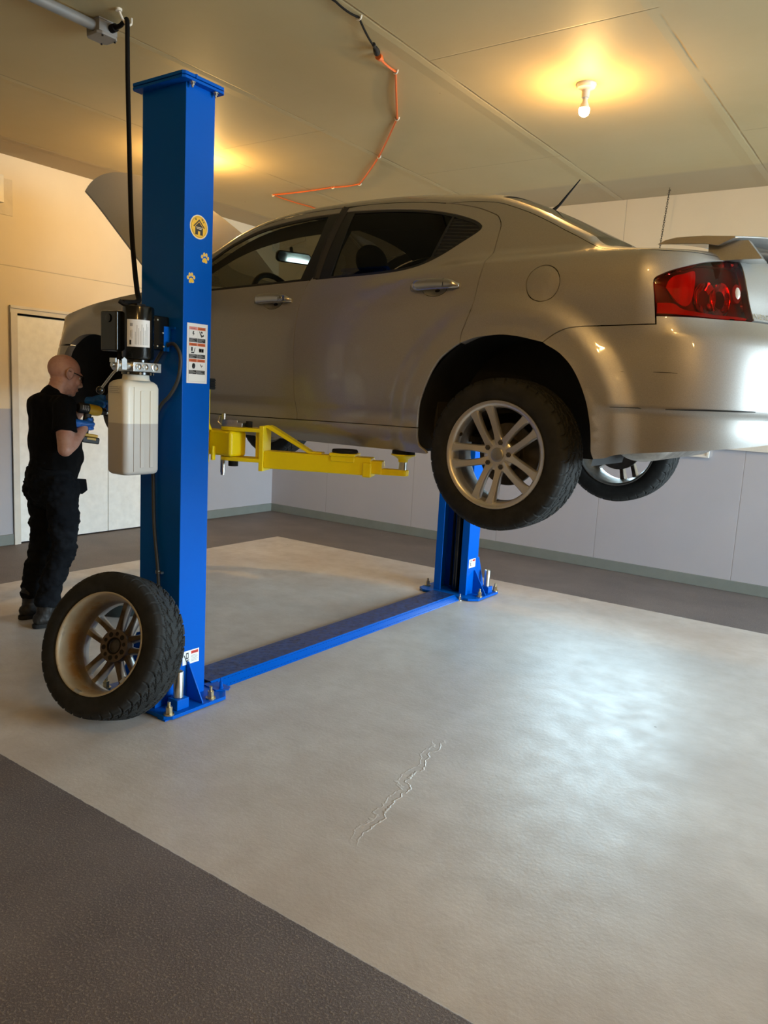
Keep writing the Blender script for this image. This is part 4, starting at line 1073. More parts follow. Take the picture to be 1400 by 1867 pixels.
FUL = curve([(-3.725, 2.078, C_), (-3.72, 1.95), (-3.726, 1.70), (-3.728, 1.372, C_), (-3.875, 1.372, C_), (-3.868, 1.44), (-3.876, 1.49), (-3.886, 1.529), (-3.917, 1.605), (-3.964, 1.678), (-4.023, 1.730), (-4.116, 1.769), (-4.22, 1.788), (-4.302, 1.790), (-4.396, 1.777), (-4.497, 1.736), (-4.505, 1.730, C_), (-4.60, 1.728), (-4.72, 1.726, C_), (-4.735, 1.78), (-4.70, 1.845), (-4.675, 1.893, C_), (-4.594, 1.915), (-4.463, 1.949), (-4.325, 1.979), (-4.194, 2.000), (-4.08, 2.02), (-3.9, 2.045), (-3.725, 2.078, C_)])[:-1]
UN = PU[0]
FBUMP = curve([(UN, 1.70, C_), (-4.95, 1.715), (-4.72, 1.722, C_), (-4.60, 1.724), (-4.508, 1.724, C_)] + [(-4.53, 1.712), (-4.559, 1.686), (-4.588, 1.650), (-4.62, 1.579), (-4.639, 1.53), (-4.653, 1.485), (-4.661, 1.421), (-4.662, 1.33, C_), (-4.75, 1.31), (-4.95, 1.30), (UN, 1.30, C_), (UN, 1.70, C_)])[:-1]
HLAMP = curve([(-4.678, 1.890, C_), (-4.70, 1.845), (-4.738, 1.78), (-4.725, 1.728, C_), (-4.80, 1.722), (-4.93, 1.722, C_), (-4.95, 1.80), (-4.90, 1.86, C_), (-4.80, 1.882), (-4.678, 1.890, C_)])[:-1]
def circ2(cx, cz, rx, rz_=None, n=40, rot=0.):
    rz_ = rz_ or rx; o = []
    for k in range(n):
        a = 2 * PI * k / n; x, y = rx * math.cos(a), rz_ * math.sin(a)
        o.append((cx + x * math.cos(rot) - y * math.sin(rot), cz + x * math.sin(rot) + y * math.cos(rot)))
    return o
FUEL = circ2(-1.343, 1.994, .0705)
HR, HF = (-1.852, 1.994), (-2.832, 1.960)
def handle(parent, c, side):
    sc = circ2(c[0] + .0, c[1] - .006, .062, .030)
    def dish(u, z):
        r = ((u - c[0]) / .062) ** 2 + ((z - c[1] + .006) / .030) ** 2
        return -.024 * max(0., 1 - r)
    panel('handle_recess', M['paint'], parent, sc, side=side, step=.008, gap=0, flange=0, bulge=dish)
    m = MB(); L = .128; loops = []
    for k in range(25):
        t = -1 + 2 * k / 24; u = c[0] + t * L
        e = (1 - abs(t) ** 5); hh = .0235 * max(.25, e) ** .5 * (1 - .12 * t * side * -1); arc = .012 * (1 - t * t)
        n = Sn(S, u, c[1], side); base = S(u, c[1] + arc * .5 + .004, side)
        out = .008 + .024 * ss(1.02, .78, abs(t)); inn = out - .016
        if abs(t) > .72: inn = lerp(inn, -.004, ss(.72, .80, abs(t)))
        ring = []
        for q in range(16):
            a = 2 * PI * q / 16
            ring.append(base + Vector((0, 0, 1)) * (hh * math.sin(a)) + n * ((out + inn) / 2 + (out - inn) / 2 * math.cos(a)))
        loops.append(ring)
    loft(m, loops)
    h = m.build('door_handle', M['handle'], parent, ang=60)
    if side < 0: panel('lock_seam', M['trim'], parent, circ2(c[0] + .060, c[1] + .010, .0015, .0195, 12), side=side, step=.004, gap=0, flange=0, off=.0325)
    return h
def mapped(name, m, parent, loops, side, off, label=None):
    pass
SCR = [(-1.028, 1.595), (-.975, 1.592), (-.91, 1.590), (-.9, 1.592), (-.975, 1.596)]
for side in (-1, 1):
    near_ = side < 0
    hol = [dlo_r, circ2(HR[0], HR[1] - .006, .062, .030)]
    d = panel('rear_door', M['paint'], CAR, door_r, hol, side, flange=.012)
    handle(d, HR, side)
    rg = curve([(-2.500, 2.408, C_), (-2.306, 2.398), (-2.11, 2.378), (-1.982, 2.356), (-1.905, 2.336, C_), (-1.925, 2.24), (-1.945, 2.145, C_), (-1.995, 2.118), (-2.106, 2.099), (-2.287, 2.087), (-2.496, 2.081, C_), (-2.492, 2.2), (-2.500, 2.408, C_)])[:-1]
    qg = curve([(-1.893, 2.333, C_), (-1.792, 2.299), (-1.752, 2.278), (-1.742, 2.266), (-1.752, 2.252), (-1.806, 2.216), (-1.896, 2.159), (-1.932, 2.143, C_), (-1.912, 2.24), (-1.893, 2.333, C_)])[:-1]
    panel('window_surround', M['trim'], d, dlo_r, [rg, qg], side, gap=.0005, off=-.003, flange=.006)
    panel('window_glass', M['pglass'], d, rg, [], side, gap=0, off=-.006, flange=0)
    if near_:
        # louvred black corner trim
        def ribs(u, z): return .0022 * math.sin((z + (u + 1.8) * .10) * 2 * PI / .0165)
        panel('quarter_trim', M['trim'], d, qg, [], side, step=.004, gap=0, off=-.006, flange=0, bulge=ribs)
    else: panel('quarter_trim', M['trim'], d, qg, [], side, gap=0, off=-.006, flange=0)
    d = panel('front_door', M['paint'], CAR, door_f, [dlo_f, circ2(HF[0], HF[1] - .006, .062, .030)], side)
    h = handle(d, HF, side)
    if near_:
        m = MB(); n = Sn(S, HF[0] + .09, HF[1], side); p = S(HF[0] + .075, HF[1] + .008, side) + n * .029
        m.lathe([(.009, 0), (.009, .004), (.007, .0055), (0, .0055)], p, n, n=20); m.build('lock_cylinder', M['chrome'], d)
    fg = curve([(-3.61, 2.068, C_), (-3.50, 2.140), (-3.397, 2.205), (-3.298, 2.272), (-3.233, 2.305), (-3.167, 2.332), (-3.098, 2.354), (-3.027, 2.370), (-2.883, 2.391), (-2.739, 2.403), (-2.667, 2.406, C_), (-2.659, 2.3), (-2.663, 2.206), (-2.678, 2.116), (-2.686, 2.073, C_), (-2.902, 2.063), (-3.133, 2.053), (-3.302, 2.046), (-3.5, 2.045), (-3.61, 2.068, C_)])[:-1]
    panel('window_surround', M['trim'], d, dlo_f, [fg], side, gap=.0005, off=-.003, flange=.006)
    panel('window_glass', M['tglass'], d, fg, [], side, gap=0, off=-.008, flange=0)
    panel('rocker_panel', M['paint'], CAR, RK, [], side)
    q = panel('quarter_panel', M['paint'], CAR, quarter, [FUEL] if near_ else [], side, flange=.04)
    if near_:
        panel('fuel_door', M['paint'], q, FUEL, [], side, step=.012, gap=.0015, bulge=lambda u, z: -.004 * (((u + 1.343) ** 2 + (z - 1.994) ** 2) / .0705 ** 2) + .002)
    panel('front_fender', M['paint'], CAR, FUL, [], side, flange=.045)
    hl = panel('headlamp', M['clear'], CAR, HLAMP, [], side)
    panel('amber_marker', M['amber'], hl, curve([(-4.722, 1.83, C_), (-4.752, 1.78), (-4.742, 1.735, C_), (-4.765, 1.735), (-4.775, 1.78), (-4.748, 1.835, C_), (-4.722, 1.83, C_)])[:-1], [], side, step=.012, gap=0, off=.001, flange=0)
    # tail lamp: housing, reflectors and the red lens over them
    tl = panel('tail_lamp', M['lampdark'], CAR, lampo, [], side, off=-.040, flange=0)
    inner = curve([(-.866, 1.972), (-.858, 2.003), (-.83, 2.024), (-.765, 2.044), (-.748, 2.03), (-.750, 1.975), (-.765, 1.93), (-.787, 1.908), (-.815, 1.918), (-.845, 1.940), (-.866, 1.972)])[:-1]
    panel('brake_reflector', M['lampred'], tl, inner, [], side, step=.012, gap=0, off=-.030, flange=.01, bulge=lambda u, z: -.012 * math.cos((u + .81) * 90) * .5)
    for (cu, cz, ru, rz2, mm) in ((-.690, 1.950, .052, .060, 'chrome'), (-.610, 1.952, .048, .064, 'chrome')):
        panel('lamp_bowl', M[mm], tl, circ2(cu, cz, ru, rz2), [], side, step=.010, gap=0, off=-.026, flange=.012, bulge=lambda u, z, cu=cu, cz=cz, ru=ru, rz2=rz2: -.020 * max(0, 1 - ((u - cu) / ru) ** 2 - ((z - cz) / rz2) ** 2))
    panel('reverse_lamp', M['clear'], tl, circ2(-.545, 1.968, .024, .036), [], side, step=.01, gap=0, off=-.004, flange=.02, bulge=lambda u, z: .008 * max(0, 1 - ((u + .545) / .024) ** 2 - ((z - 1.968) / .036) ** 2))
    panel('reflex_strip', M['lampred'], tl, curve([(-.893, 1.875, C_), (-.893, 1.912, C_), (-.84, 1.912), (-.80, 1.893), (-.70, 1.887), (-.50, 1.884), (-.49, 1.876, C_), (-.893, 1.875, C_)])[:-1], [], side, step=.012, gap=0, off=-.012, flange=.01)
    panel('lamp_lens', M['lens'], tl, lampo, [], side, off=.001, gap=.002, flange=.03)
    # black inner skin behind the panels
    sk = curve([(-1.845, 1.290, C_), (-3.90, 1.290, C_), (-3.85, 1.44), (-3.90, 1.60), (-4.0, 1.73), (-4.26, 1.80), (-4.52, 1.74), (-4.62, 1.62), (-4.66, 1.44, C_), (-4.80, 1.44), (-4.83, 1.84, C_), (-4.5, 1.92), (-4.0, 2.01), (-3.62, 2.025), (-2.6, 2.045), (-2.1, 2.07), (-1.9, 2.13), (-1.72, 2.26), (-1.62, 2.30), (-1.40, 2.24), (-1.18, 2.125), (-1.0, 2.085), (-.95, 1.98, C_), (-.95, 1.86, C_), (-.45, 1.85, C_), (-.45, 1.44), (-1.04, 1.36, C_), (-1.07, 1.52), (-1.13, 1.66), (-1.25, 1.77), (-1.36, 1.80), (-1.5, 1.815), (-1.62, 1.80), (-1.75, 1.75), (-1.86, 1.63), (-1.91, 1.50), (-1.92, 1.34), (-1.845, 1.290, C_)])[:-1]
    panel('inner_skin', M['under'], CAR, sk, [], side, step=.05, gap=0, off=-.022, flange=0)
for side in (-1, 1):
    tb = [(x, rz(x) - .012) for x in [-3.66 + 1.86 * k / 30 for k in range(31)]] + [(-1.80, rz(-1.80) - .09)] + [(x, rz(x) - (.105 - .04 * ss(-3.0, -3.6, x))) for x in [-1.85 - 1.78 * k / 30 for k in range(31)]]
    panel('header_trim', M['cabin'], CAR, tb, [], side, step=.03, gap=0, off=-.045, flange=0)
# bumpers and boot panel span both sides: build one side and mirror it into the same part
def both(name, m, outer, off=0., **kw):
    a = panel(name, m, CAR, outer, [], -1, off=off, **kw); b_ = panel(name, m, CAR, outer, [], 1, off=off, **kw)
    o1 = len(a.data.vertices); V = [v.co.copy() for v in a.data.vertices] + [v.co.copy() for v in b_.data.vertices]
    F = [tuple(p.vertices) for p in a.data.polygons] + [tuple(i + o1 for i in p.vertices) for p in b_.data.polygons]
    NN = [None] * len(V)
    for src, o in ((a, 0), (b_, o1)):
        for l in src.data.loops: NN[o + l.vertex_index] = tuple(l.normal)
    me = bpy.data.meshes.new(name); me.from_pydata(V, [], F); me.materials.append(m); me.polygons.foreach_set('use_smooth', [True] * len(F)); me.update()
    me.normals_split_custom_set_from_vertices(NN)
    old1, old2 = a.data, b_.data; a.data = me; bpy.data.objects.remove(b_); bpy.data.meshes.remove(old1); bpy.data.meshes.remove(old2)
    return a
RB = both('rear_bumper', M['paint'], bumper, gap=.0018, flange=.045)
BL = both('boot_lid', M['paint'], trunk_gate, gap=.0018)
both('front_bumper', M['paint'], FBUMP, flange=.045)
# scuffs along the bumper crease and a scratch above it
for (pts, w_) in (([(-1.03, 1.5255), (-.93, 1.527), (-.92, 1.5255)], .0016), ([(-.83, 1.528), (-.70, 1.531), (-.56, 1.5335), (-.50, 1.536)], .0028), ([(-.885, 1.662), (-.86, 1.6612), (-.80, 1.6608)], .0014), ([(-1.005, 1.660), (-.995, 1.660)], .0014)):
    up = [(p[0], p[1] + w_ * (0 if i in (0, len(pts) - 1) else 1)) for i, p in enumerate(pts)]; dn = [(p[0], p[1] - w_) for p in reversed(pts)]
    panel('paint_scuff', M['trim'], RB, up + dn, [], -1, step=.006, gap=0, off=.0006, flange=0)
# boot badge lettering on the near corner of the boot lid
m = MB(); m.text('AVENGER', (0, 0, 0), (1, 0, 0), (0, 1, 0), .030)
bd = []
for v in m.v:
    u = -.468 + v.x * 1.25; z = 1.8775 + v.y; bd.append(S(u, z, -1) + Sn(S, u, z, -1) * .0035)
m2 = MB(); m2.add(bd, m.f); o = m2.build('badge_lettering', M['chrome'], BL, ang=180); o['label'] = 'chrome letters reading AVENGER'
# ---- upper body loft: rails, screens, roof, boot deck
ZCT = [(-3.95, 2.10), (-3.75, 2.205), (-3.5, 2.345), (-3.3, 2.440), (-3.1, 2.502), (-2.9, 2.530), (-2.6, 2.548), (-2.3, 2.546), (-2.05, 2.532), (-1.85, 2.508), (-1.685, 2.470), (-1.5, 2.392), (-1.35, 2.318), (-1.25, 2.268), (-1.12, 2.205), (-1.0, 2.172), (-.85, 2.160), (-.6, 2.158), (-.50, 2.150)]
def L(x, t, side=-1):
    # t 0 at the rail, 1 at the centre line
    z0 = rz(x); p0 = S(x, z0, side); pa = S(x, z0 - .004, side); T = (p0 - pa).normalized()
    pc_ = Vector((x + (-.035 if x < -3 else .02) * 0, YC, sinterp(ZCT, x)))
    w = abs(p0.y - YC); rise = pc_.z - p0.z
    l1 = min(.10, rise * .75)
    p1 = p0 + T * l1; p2 = Vector((p0.x, YC + side * w * .55, pc_.z)); u = 1 - t
    return p0 * u ** 3 + p1 * (3 * u * u * t) + p2 * (3 * u * t * t) + pc_ * t ** 3
def LF(x, t, side): return L(x, t, side)
def loftpanel(name, m, x0, x1, t0, t1=None, nx=40, nt=26, off=0., parent=None, full=True, ease=1.6):
    parent = parent or CAR; V = []; NN = []; h = .002
    T0 = t0 if callable(t0) else (lambda x: t0)
    cols = []
    if full:
        for k in range(nt + 1): cols.append((-1, (k / nt) ** ease))
        for k in range(nt - 1, -1, -1): cols.append((1, (k / nt) ** ease))
    else:
        for k in range(nt + 1): cols.append((full if False else -1, (k / nt) ** ease))
    def PT(x, sd, q, tt0): return L(x, tt0 + ((t1(x) if callable(t1) else (1. if t1 is None else t1)) - tt0) * q, sd)
    for i in range(nx + 1):
        X0 = x0 if not callable(x0) else None
        for sd, q in cols:
            x = lerp(x0, x1, i / nx); tt0 = T0(x)
            p = PT(x, sd, q, tt0); t_ = tt0 + ((1. if t1 is None else (t1(x) if callable(t1) else t1)) - tt0) * q
            a = L(x + h, t_, sd) - L(x - h, t_, sd); b_ = L(x, min(1, t_ + h), sd) - L(x, max(0, t_ - h), sd)
            n = a.cross(b_); n = n.normalized() if n.length > 1e-9 else Vector((0, 0, 1))
            if n.z < 0: n = -n
            V.append(p + n * off); NN.append(n)
    nc = len(cols); F = []
    for i in range(nx):
        for j in range(nc - 1):
            F.append((i * nc + j, (i + 1) * nc + j, (i + 1) * nc + j + 1, i * nc + j + 1))
    o = LOC[parent.name]; me = bpy.data.meshes.new(name); me.from_pydata([v - o for v in V], [], F); me.materials.append(m)
    me.polygons.foreach_set('use_smooth', [True] * len(F)); me.update()
    bm = bmesh.new(); bm.from_mesh(me); bmesh.ops.recalc_face_normals(bm, faces=bm.faces)
    bm.to_mesh(me); bm.free(); me.normals_split_custom_set_from_vertices([tuple(n) for n in NN])
    ob = bpy.data.objects.new(name, me); COL.objects.link(ob); ob.parent = parent; LOC[ob.name] = o
    return ob
HX, BX, DX = -3.02, -1.70, -1.13       # header, back-screen top, deck start
TP = .20
def tA(x): return TP * (1 if x < HX else 1)
roof = loftpanel('roof', M['paint'], HX, BX, 0., nx=50)
def rail_strip(name, x0, x1, side, t1, nx=36):
    V = []; NN = []; nt = 14; h = .002
    for i in range(nx + 1):
        x = lerp(x0, x1, i / nx)
        for k in range(nt + 1):
            t_ = t1 * k / nt; p = L(x, t_, side); a = L(x + h, t_, side) - L(x - h, t_, side); b_ = L(x, t_ + h, side) - L(x, max(0, t_ - h), side)
            n = a.cross(b_).normalized()
            if n.z < 0: n = -n
            V.append(p); NN.append(n)
    F = [(i * (nt + 1) + j, (i + 1) * (nt + 1) + j, (i + 1) * (nt + 1) + j + 1, i * (nt + 1) + j + 1) for i in range(nx) for j in range(nt)]
    o = LOC[CAR.name]; me = bpy.data.meshes.new(name); me.from_pydata([v - o for v in V], [], F); me.materials.append(M['paint'])
    me.polygons.foreach_set('use_smooth', [True] * len(F)); me.update()
    bm = bmesh.new(); bm.from_mesh(me); bmesh.ops.recalc_face_normals(bm, faces=bm.faces); bm.to_mesh(me); bm.free()
    me.normals_split_custom_set_from_vertices([tuple(n) for n in NN])
    ob = bpy.data.objects.new(name, me); COL.objects.link(ob); ob.parent = CAR; LOC[ob.name] = o
for side in (-1, 1):
    rail_strip('roof_pillar', -3.95, HX, side, .22); rail_strip('rear_pillar', BX, DX, side, .22)
loftpanel('windscreen', M['wglass'], -3.93, HX, .22, nx=30, off=-.004)
loftpanel('rear_screen', M['bglass'], BX, DX, .22, nx=30, off=-.003)
deck = loftpanel('boot_deck', M['paint'], DX, -.50, 0., nx=30)
# ---- spoiler wing on the boot deck
def wing_section(y):
    q = abs(y - YC) / .66; sw = q * q
    xl = lerp(-.86, -.985, sw); xt = lerp(-.56, -.700, sw ** 1.2); zz = lerp(2.215, 2.164, sw)
    ch = xt - xl
    return [(xl, zz - .002), (xl + ch * .10, zz + .012), (xl + ch * .25, zz + .020), (xl + ch * .6, zz + .020), (xt, zz + .011), (xt + .002, zz + .006), (xt - ch * .20, zz - .020), (xt - ch * .35, zz - .012), (xl + ch * .35, zz - .006)]
m = MB(); loops = []
for k in range(33):
    y = YC - .66 + 1.32 * k / 32; loops.append([(x, y, z) for x, z in wing_section(y)])
loft(m, loops); sp = m.build('spoiler', M['paint'], CAR, bev=.003, ang=40)
for side in (-1, 1):
    m = MB(); loops = []
    for k in range(9):
        t = k / 8; z = lerp(2.09, 2.165, t); y0 = YC + side * lerp(.60, .585, t); wdt = lerp(.05, .035, t); x0 = lerp(-.79, -.80, t); x1 = lerp(-.60, -.66, t)
        loops.append([(x0, y0 - wdt, z), (lerp(x0, x1, .5), y0 - wdt - .006, z), (x1, y0 - wdt, z), (x1 + .004, y0, z), (x1, y0 + wdt, z), (lerp(x0, x1, .5), y0 + wdt + .006, z), (x0, y0 + wdt, z), (x0 - .006, y0, z)])
    loft(m, loops); m.build('spoiler_pedestal', M['paint'], sp, ang=40)
m = MB(); m.tube([(-1.737, YC, 2.487), (-1.70, YC, 2.515), (-1.598, YC, 2.629)], [.011, .0065, .0028], 12); m.lathe([(.0, 0), (.03, 0), (.026, .012), (.012, .022), (0, .024)], (-1.745, YC, 2.476), (-.3, 0, 1), n=20)
m.build('antenna', M['rubber'], CAR)
# ---- bonnet, hinged at the cowl and propped open
hd = Vector((-.743, 0, .669)); hn = Vector((.669, 0, .743)); H0 = Vector((-3.905, YC, 2.045))
def hood_len(q): return 1.37 - .345 * abs(q) ** 2.6
def hood_pt(q, s, off=0.):
    wdt = .66 + .03 * s
    cr = .045 * (1 - q * q) * math.sin(min(1, s) * PI * .5 + .4) - .02 * max(0, s - .75) ** 2 * 8
    return H0 + Vector((0, q * wdt, 0)) + hd * (s * hood_len(q)) - hn * (-cr + off) + hn * 0
m = MB(); m.grid(lambda a, b_: hood_pt(-1 + 2 * a, b_), 41, 31)
m.grid(lambda a, b_: hood_pt(-1 + 2 * a, b_, .012), 41, 31)
m.mat(0)
n_, k_ = 41, 31
def strip(fa):
    P = []
    for i in range(41 if fa in ('f', 'b') else 31):
        t = i / (40 if fa in ('f', 'b') else 30); a, b_ = (t, 1.) if fa == 'f' else (t, 0.) if fa == 'b' else (0., t) if fa == 'l' else (1., t)
        P.append((hood_pt(-1 + 2 * a, b_), hood_pt(-1 + 2 * a, b_, .012)))
    m.add([p for pr in P for p in pr], [(2 * i, 2 * i + 2, 2 * i + 3, 2 * i + 1) for i in range(len(P) - 1)])
for fa in 'fblr': strip(fa)
hood = m.build('bonnet', M['paint'], CAR, ang=50, weld=.0005)
m = MB(); m.grid(lambda a, b_: hood_pt((-1 + 2 * a) * .80, .06 + .84 * b_, .012 + .030 * ss(0, .10, min(a, 1 - a, b_ * 1.2, (1 - b_) * 1.2))), 41, 31)
m.build('bonnet_inner_frame', M['paint'], hood, ang=60)
MB().tube([H0 + Vector((-.15, -.60, -.02)), hood_pt(-.8, .45, .02)], .008, 10).build('bonnet_strut', M['trim'], hood)
# ---- cabin: floor, tub, roof lining, seats, dash, steering wheel, mirror
m = MB(); m.bb(-3.72, -1.40, YC - .74, YC + .74, 1.335, 1.36)
m.bb(-1.95, -1.90, YC - .72, YC + .72, 1.36, 1.9); m.build('cabin_floor', M['cabin'], CAR)
V = []
m = MB(); m.grid(lambda a, b_: L(lerp(-2.98, -1.74, a), lerp(.12, 1., 1 - abs(2 * b_ - 1)), -1 if b_ < .5 else 1) + Vector((0, 0, -.035)), 20, 31); m.build('roof_lining', M['cabin'], CAR)
for side in (-1, 1):
    m = MB(); m.tube([S(-2.585 + .0, 2.05, side) + Vector((0, -side * .05, 0)), S(-2.585, 2.25, side) + Vector((0, -side * .045, 0)), S(-2.575, 2.42, side) + Vector((0, -side * .05, 0))], [(.055, .035)] * 3, 12)
    m.build('door_pillar_trim', M['cabin'], CAR)
def seat(x, y, w, label=None, bench=False):
    m = MB()
    m.ball((x - .27, y, 1.60), (.30, w, .11), 20, 12)
    R_ = Matrix.Rotation(math.radians(18), 3, 'Y'); m.ball((x + .03, y, 1.86), (.10, w, .34), 20, 14, R_)
    s_ = m.build('seat', M['seat'], CAR)
    for yy in ((y - .33, y + .33) if bench else (y,)):
        mm = MB().ball((x + .135, yy, 2.225), (.055, .125, .085), 18, 12); mm.cyl((x + .12, yy - .04, 2.10), (x + .13, yy - .04, 2.2), .007, n=8); mm.cyl((x + .12, yy + .04, 2.10), (x + .13, yy + .04, 2.2), .007, n=8)
        mm.build('headrest', M['seat'], s_)
seat(-2.72, YC - .37, .25); seat(-2.72, YC + .37, .25); seat(-1.93, YC, .60, bench=True)
m = MB(); loops = []
for k in range(13):
    y = YC - .70 + 1.40 * k / 12; loops.append([(-3.72, y, 1.9), (-3.80, y, 2.01), (-3.62, y, 2.045), (-3.45, y, 2.035), (-3.38, y, 1.98), (-3.40, y, 1.75), (-3.6, y, 1.6)])
loft(m, loops); dash = m.build('dashboard', M['cabin'], CAR, bev=.01)
m = MB(); sc = Vector((-3.255, YC - .37, 2.015)); ax = Vector((.90, 0, .42)).normalized(); sx_, sy_, sa = frame(ax)
m.tube([sc + (sx_ * math.cos(2 * PI * k / 40) + sy_ * math.sin(2 * PI * k / 40)) * .186 for k in range(40)], .0165, 12, closed=True)
m.ball(sc - ax * .03, (.07, .07, .07), 16, 10)
for a in (0., PI, -PI / 2): m.tube([sc - ax * .02, sc + (sx_ * math.cos(a) + sy_ * math.sin(a)) * .18], .013, 8)
m.tube([sc - ax * .03, sc - ax * .30], .035, 12); m.build('steering_wheel', M['rubber'], CAR)
# interior mirror
mc = Vector((-3.398, 3.755, 2.335)); mx = Vector((.42, .90, 0)).normalized(); mt = Vector((0, 0, 1)); mnn = Vector((.90, -.42, -.12)).normalized(); mnn = (mnn - mx * mnn.dot(mx)).normalized(); mu = mnn.cross(mx)
def rr2(w, h, r, n=6):
    o = []
    for (cx, cy, a0) in ((w - r, h - r, 0), (-w + r, h - r, PI / 2), (-w + r, -h + r, PI), (w - r, -h + r, 1.5 * PI)):
        for k in range(n + 1): a = a0 + PI / 2 * k / n; o.append((cx + r * math.cos(a), cy + r * math.sin(a)))
    return o
m = MB().prism(rr2(.115, .034, .026), mc - mnn * .03, mx, mu, mnn * .03); m.tube([mc - mnn * .03, mc + Vector((-.05, .02, .07))], .011, 10)
im = m.build('interior_mirror', M['rubber'], CAR, bev=.004)
m = MB(); m.add([mc + mnn * .0008 + mx * p[0] + mu * p[1] for p in rr2(.109, .028, .022)], [tuple(range(28))]); m.build('mirror_glass', mat('mirror_silver', (.36, .38, .35), .06, 1., var=.01), im)
# door mirrors
for side in (-1, 1):
    m = MB(); c = S(-3.53, 2.06, side); n = Vector((0, side, 0))
    loops = []
    for k in range(9):
        t = k / 8; r = .5 + .5 * math.sin(PI * min(1, t * 1.15) * .5) if t < .8 else lerp(1, .6, (t - .8) / .2)
        cc = c + n * (.02 + .20 * t) + Vector((.02 * t, 0, .01))
        loops.append([cc + Vector((.055 * r * math.cos(a), 0, .075 * r * math.sin(a))) for a in [2 * PI * q / 18 for q in range(18)]])
    loft(m, loops); m.build('door_mirror', M['paint'], CAR, ang=60)
# ---- underbody, wheel wells, muffler
m = MB(); m.bb(-4.75, -1.9, YC - .62, YC + .62, 1.315, 1.345); m.bb(-1.9, -1.15, YC - .40, YC + .40, 1.36, 1.40); m.bb(-3.86, -1.92, YC - .80, YC + .80, 1.275, 1.335)
m.bb(-4.9, -4.7, YC - .6, YC + .6, 1.33, 1.7); m.bb(-1.0, -.66, YC - .50, YC + .50, 1.47, 1.62)
m.build('underbody', M['under'], CAR)
for cx in (ARCX, ARCFX):
    for side in (-1, 1):
        m = MB(); y0 = YC + side * (.875 if cx > -3 else .868); y1 = YC + side * .50
        P = [(math.cos(a) * .42, math.sin(a) * .42) for a in [PI * 1.08 - PI * 1.16 * k / 36 for k in range(37)]]
        m.add([(cx + p[0], y, ARC_Z - .005 + p[1]) for p in P for y in (y0, y1)], [(2 * i, 2 * i + 2, 2 * i + 3, 2 * i + 1) for i in range(36)])
        m.add([(cx + p[0], y1, ARC_Z - .005 + p[1]) for p in P], [tuple(range(37))])
        m.build('wheel_well', M['under'], CAR)
        m = MB(); yh = YC + side * .60
        m.cyl((cx - .02, yh - side * .13, HUBZ), (cx - .02, yh + side * .02, HUBZ), .05, n=20); m.cyl((cx + .06, yh - side * .16, HUBZ + .05), (cx + .03, yh - side * .2, 1.74), .035, n=14)
        pts = []
        for k in range(60):
            a = 2 * PI * k / 10; pts.append((cx + .06 + .055 * math.cos(a) - .03 * k / 60, yh - side * .18 + .055 * math.sin(a), 1.46 + .26 * k / 60))
        m.tube(pts, .007, 8); m.tube([(cx, yh - side * .05, HUBZ - .02), (cx - .25, yh - side * .4, HUBZ + .05)], .02, 10); m.tube([(cx + .05, yh - side * .05, HUBZ), (cx + .22, yh - side * .42, HUBZ + .06)], .018, 10)
        m.build('suspension', M['under'], CAR)
m = MB().tube([(-.985, 3.17, 1.385), (-.985, 3.21, 1.385), (-.985, 3.25, 1.385), (-.985, 4.05, 1.385), (-.985, 4.10, 1.385), (-.985, 4.13, 1.385)], [(.05, .03), (.105, .068), (.12, .078), (.12, .078), (.105, .068), (.05, .03)], 28, up=(0, 0, 1))
m.build('muffler', M['exh'], CAR, ang=50)
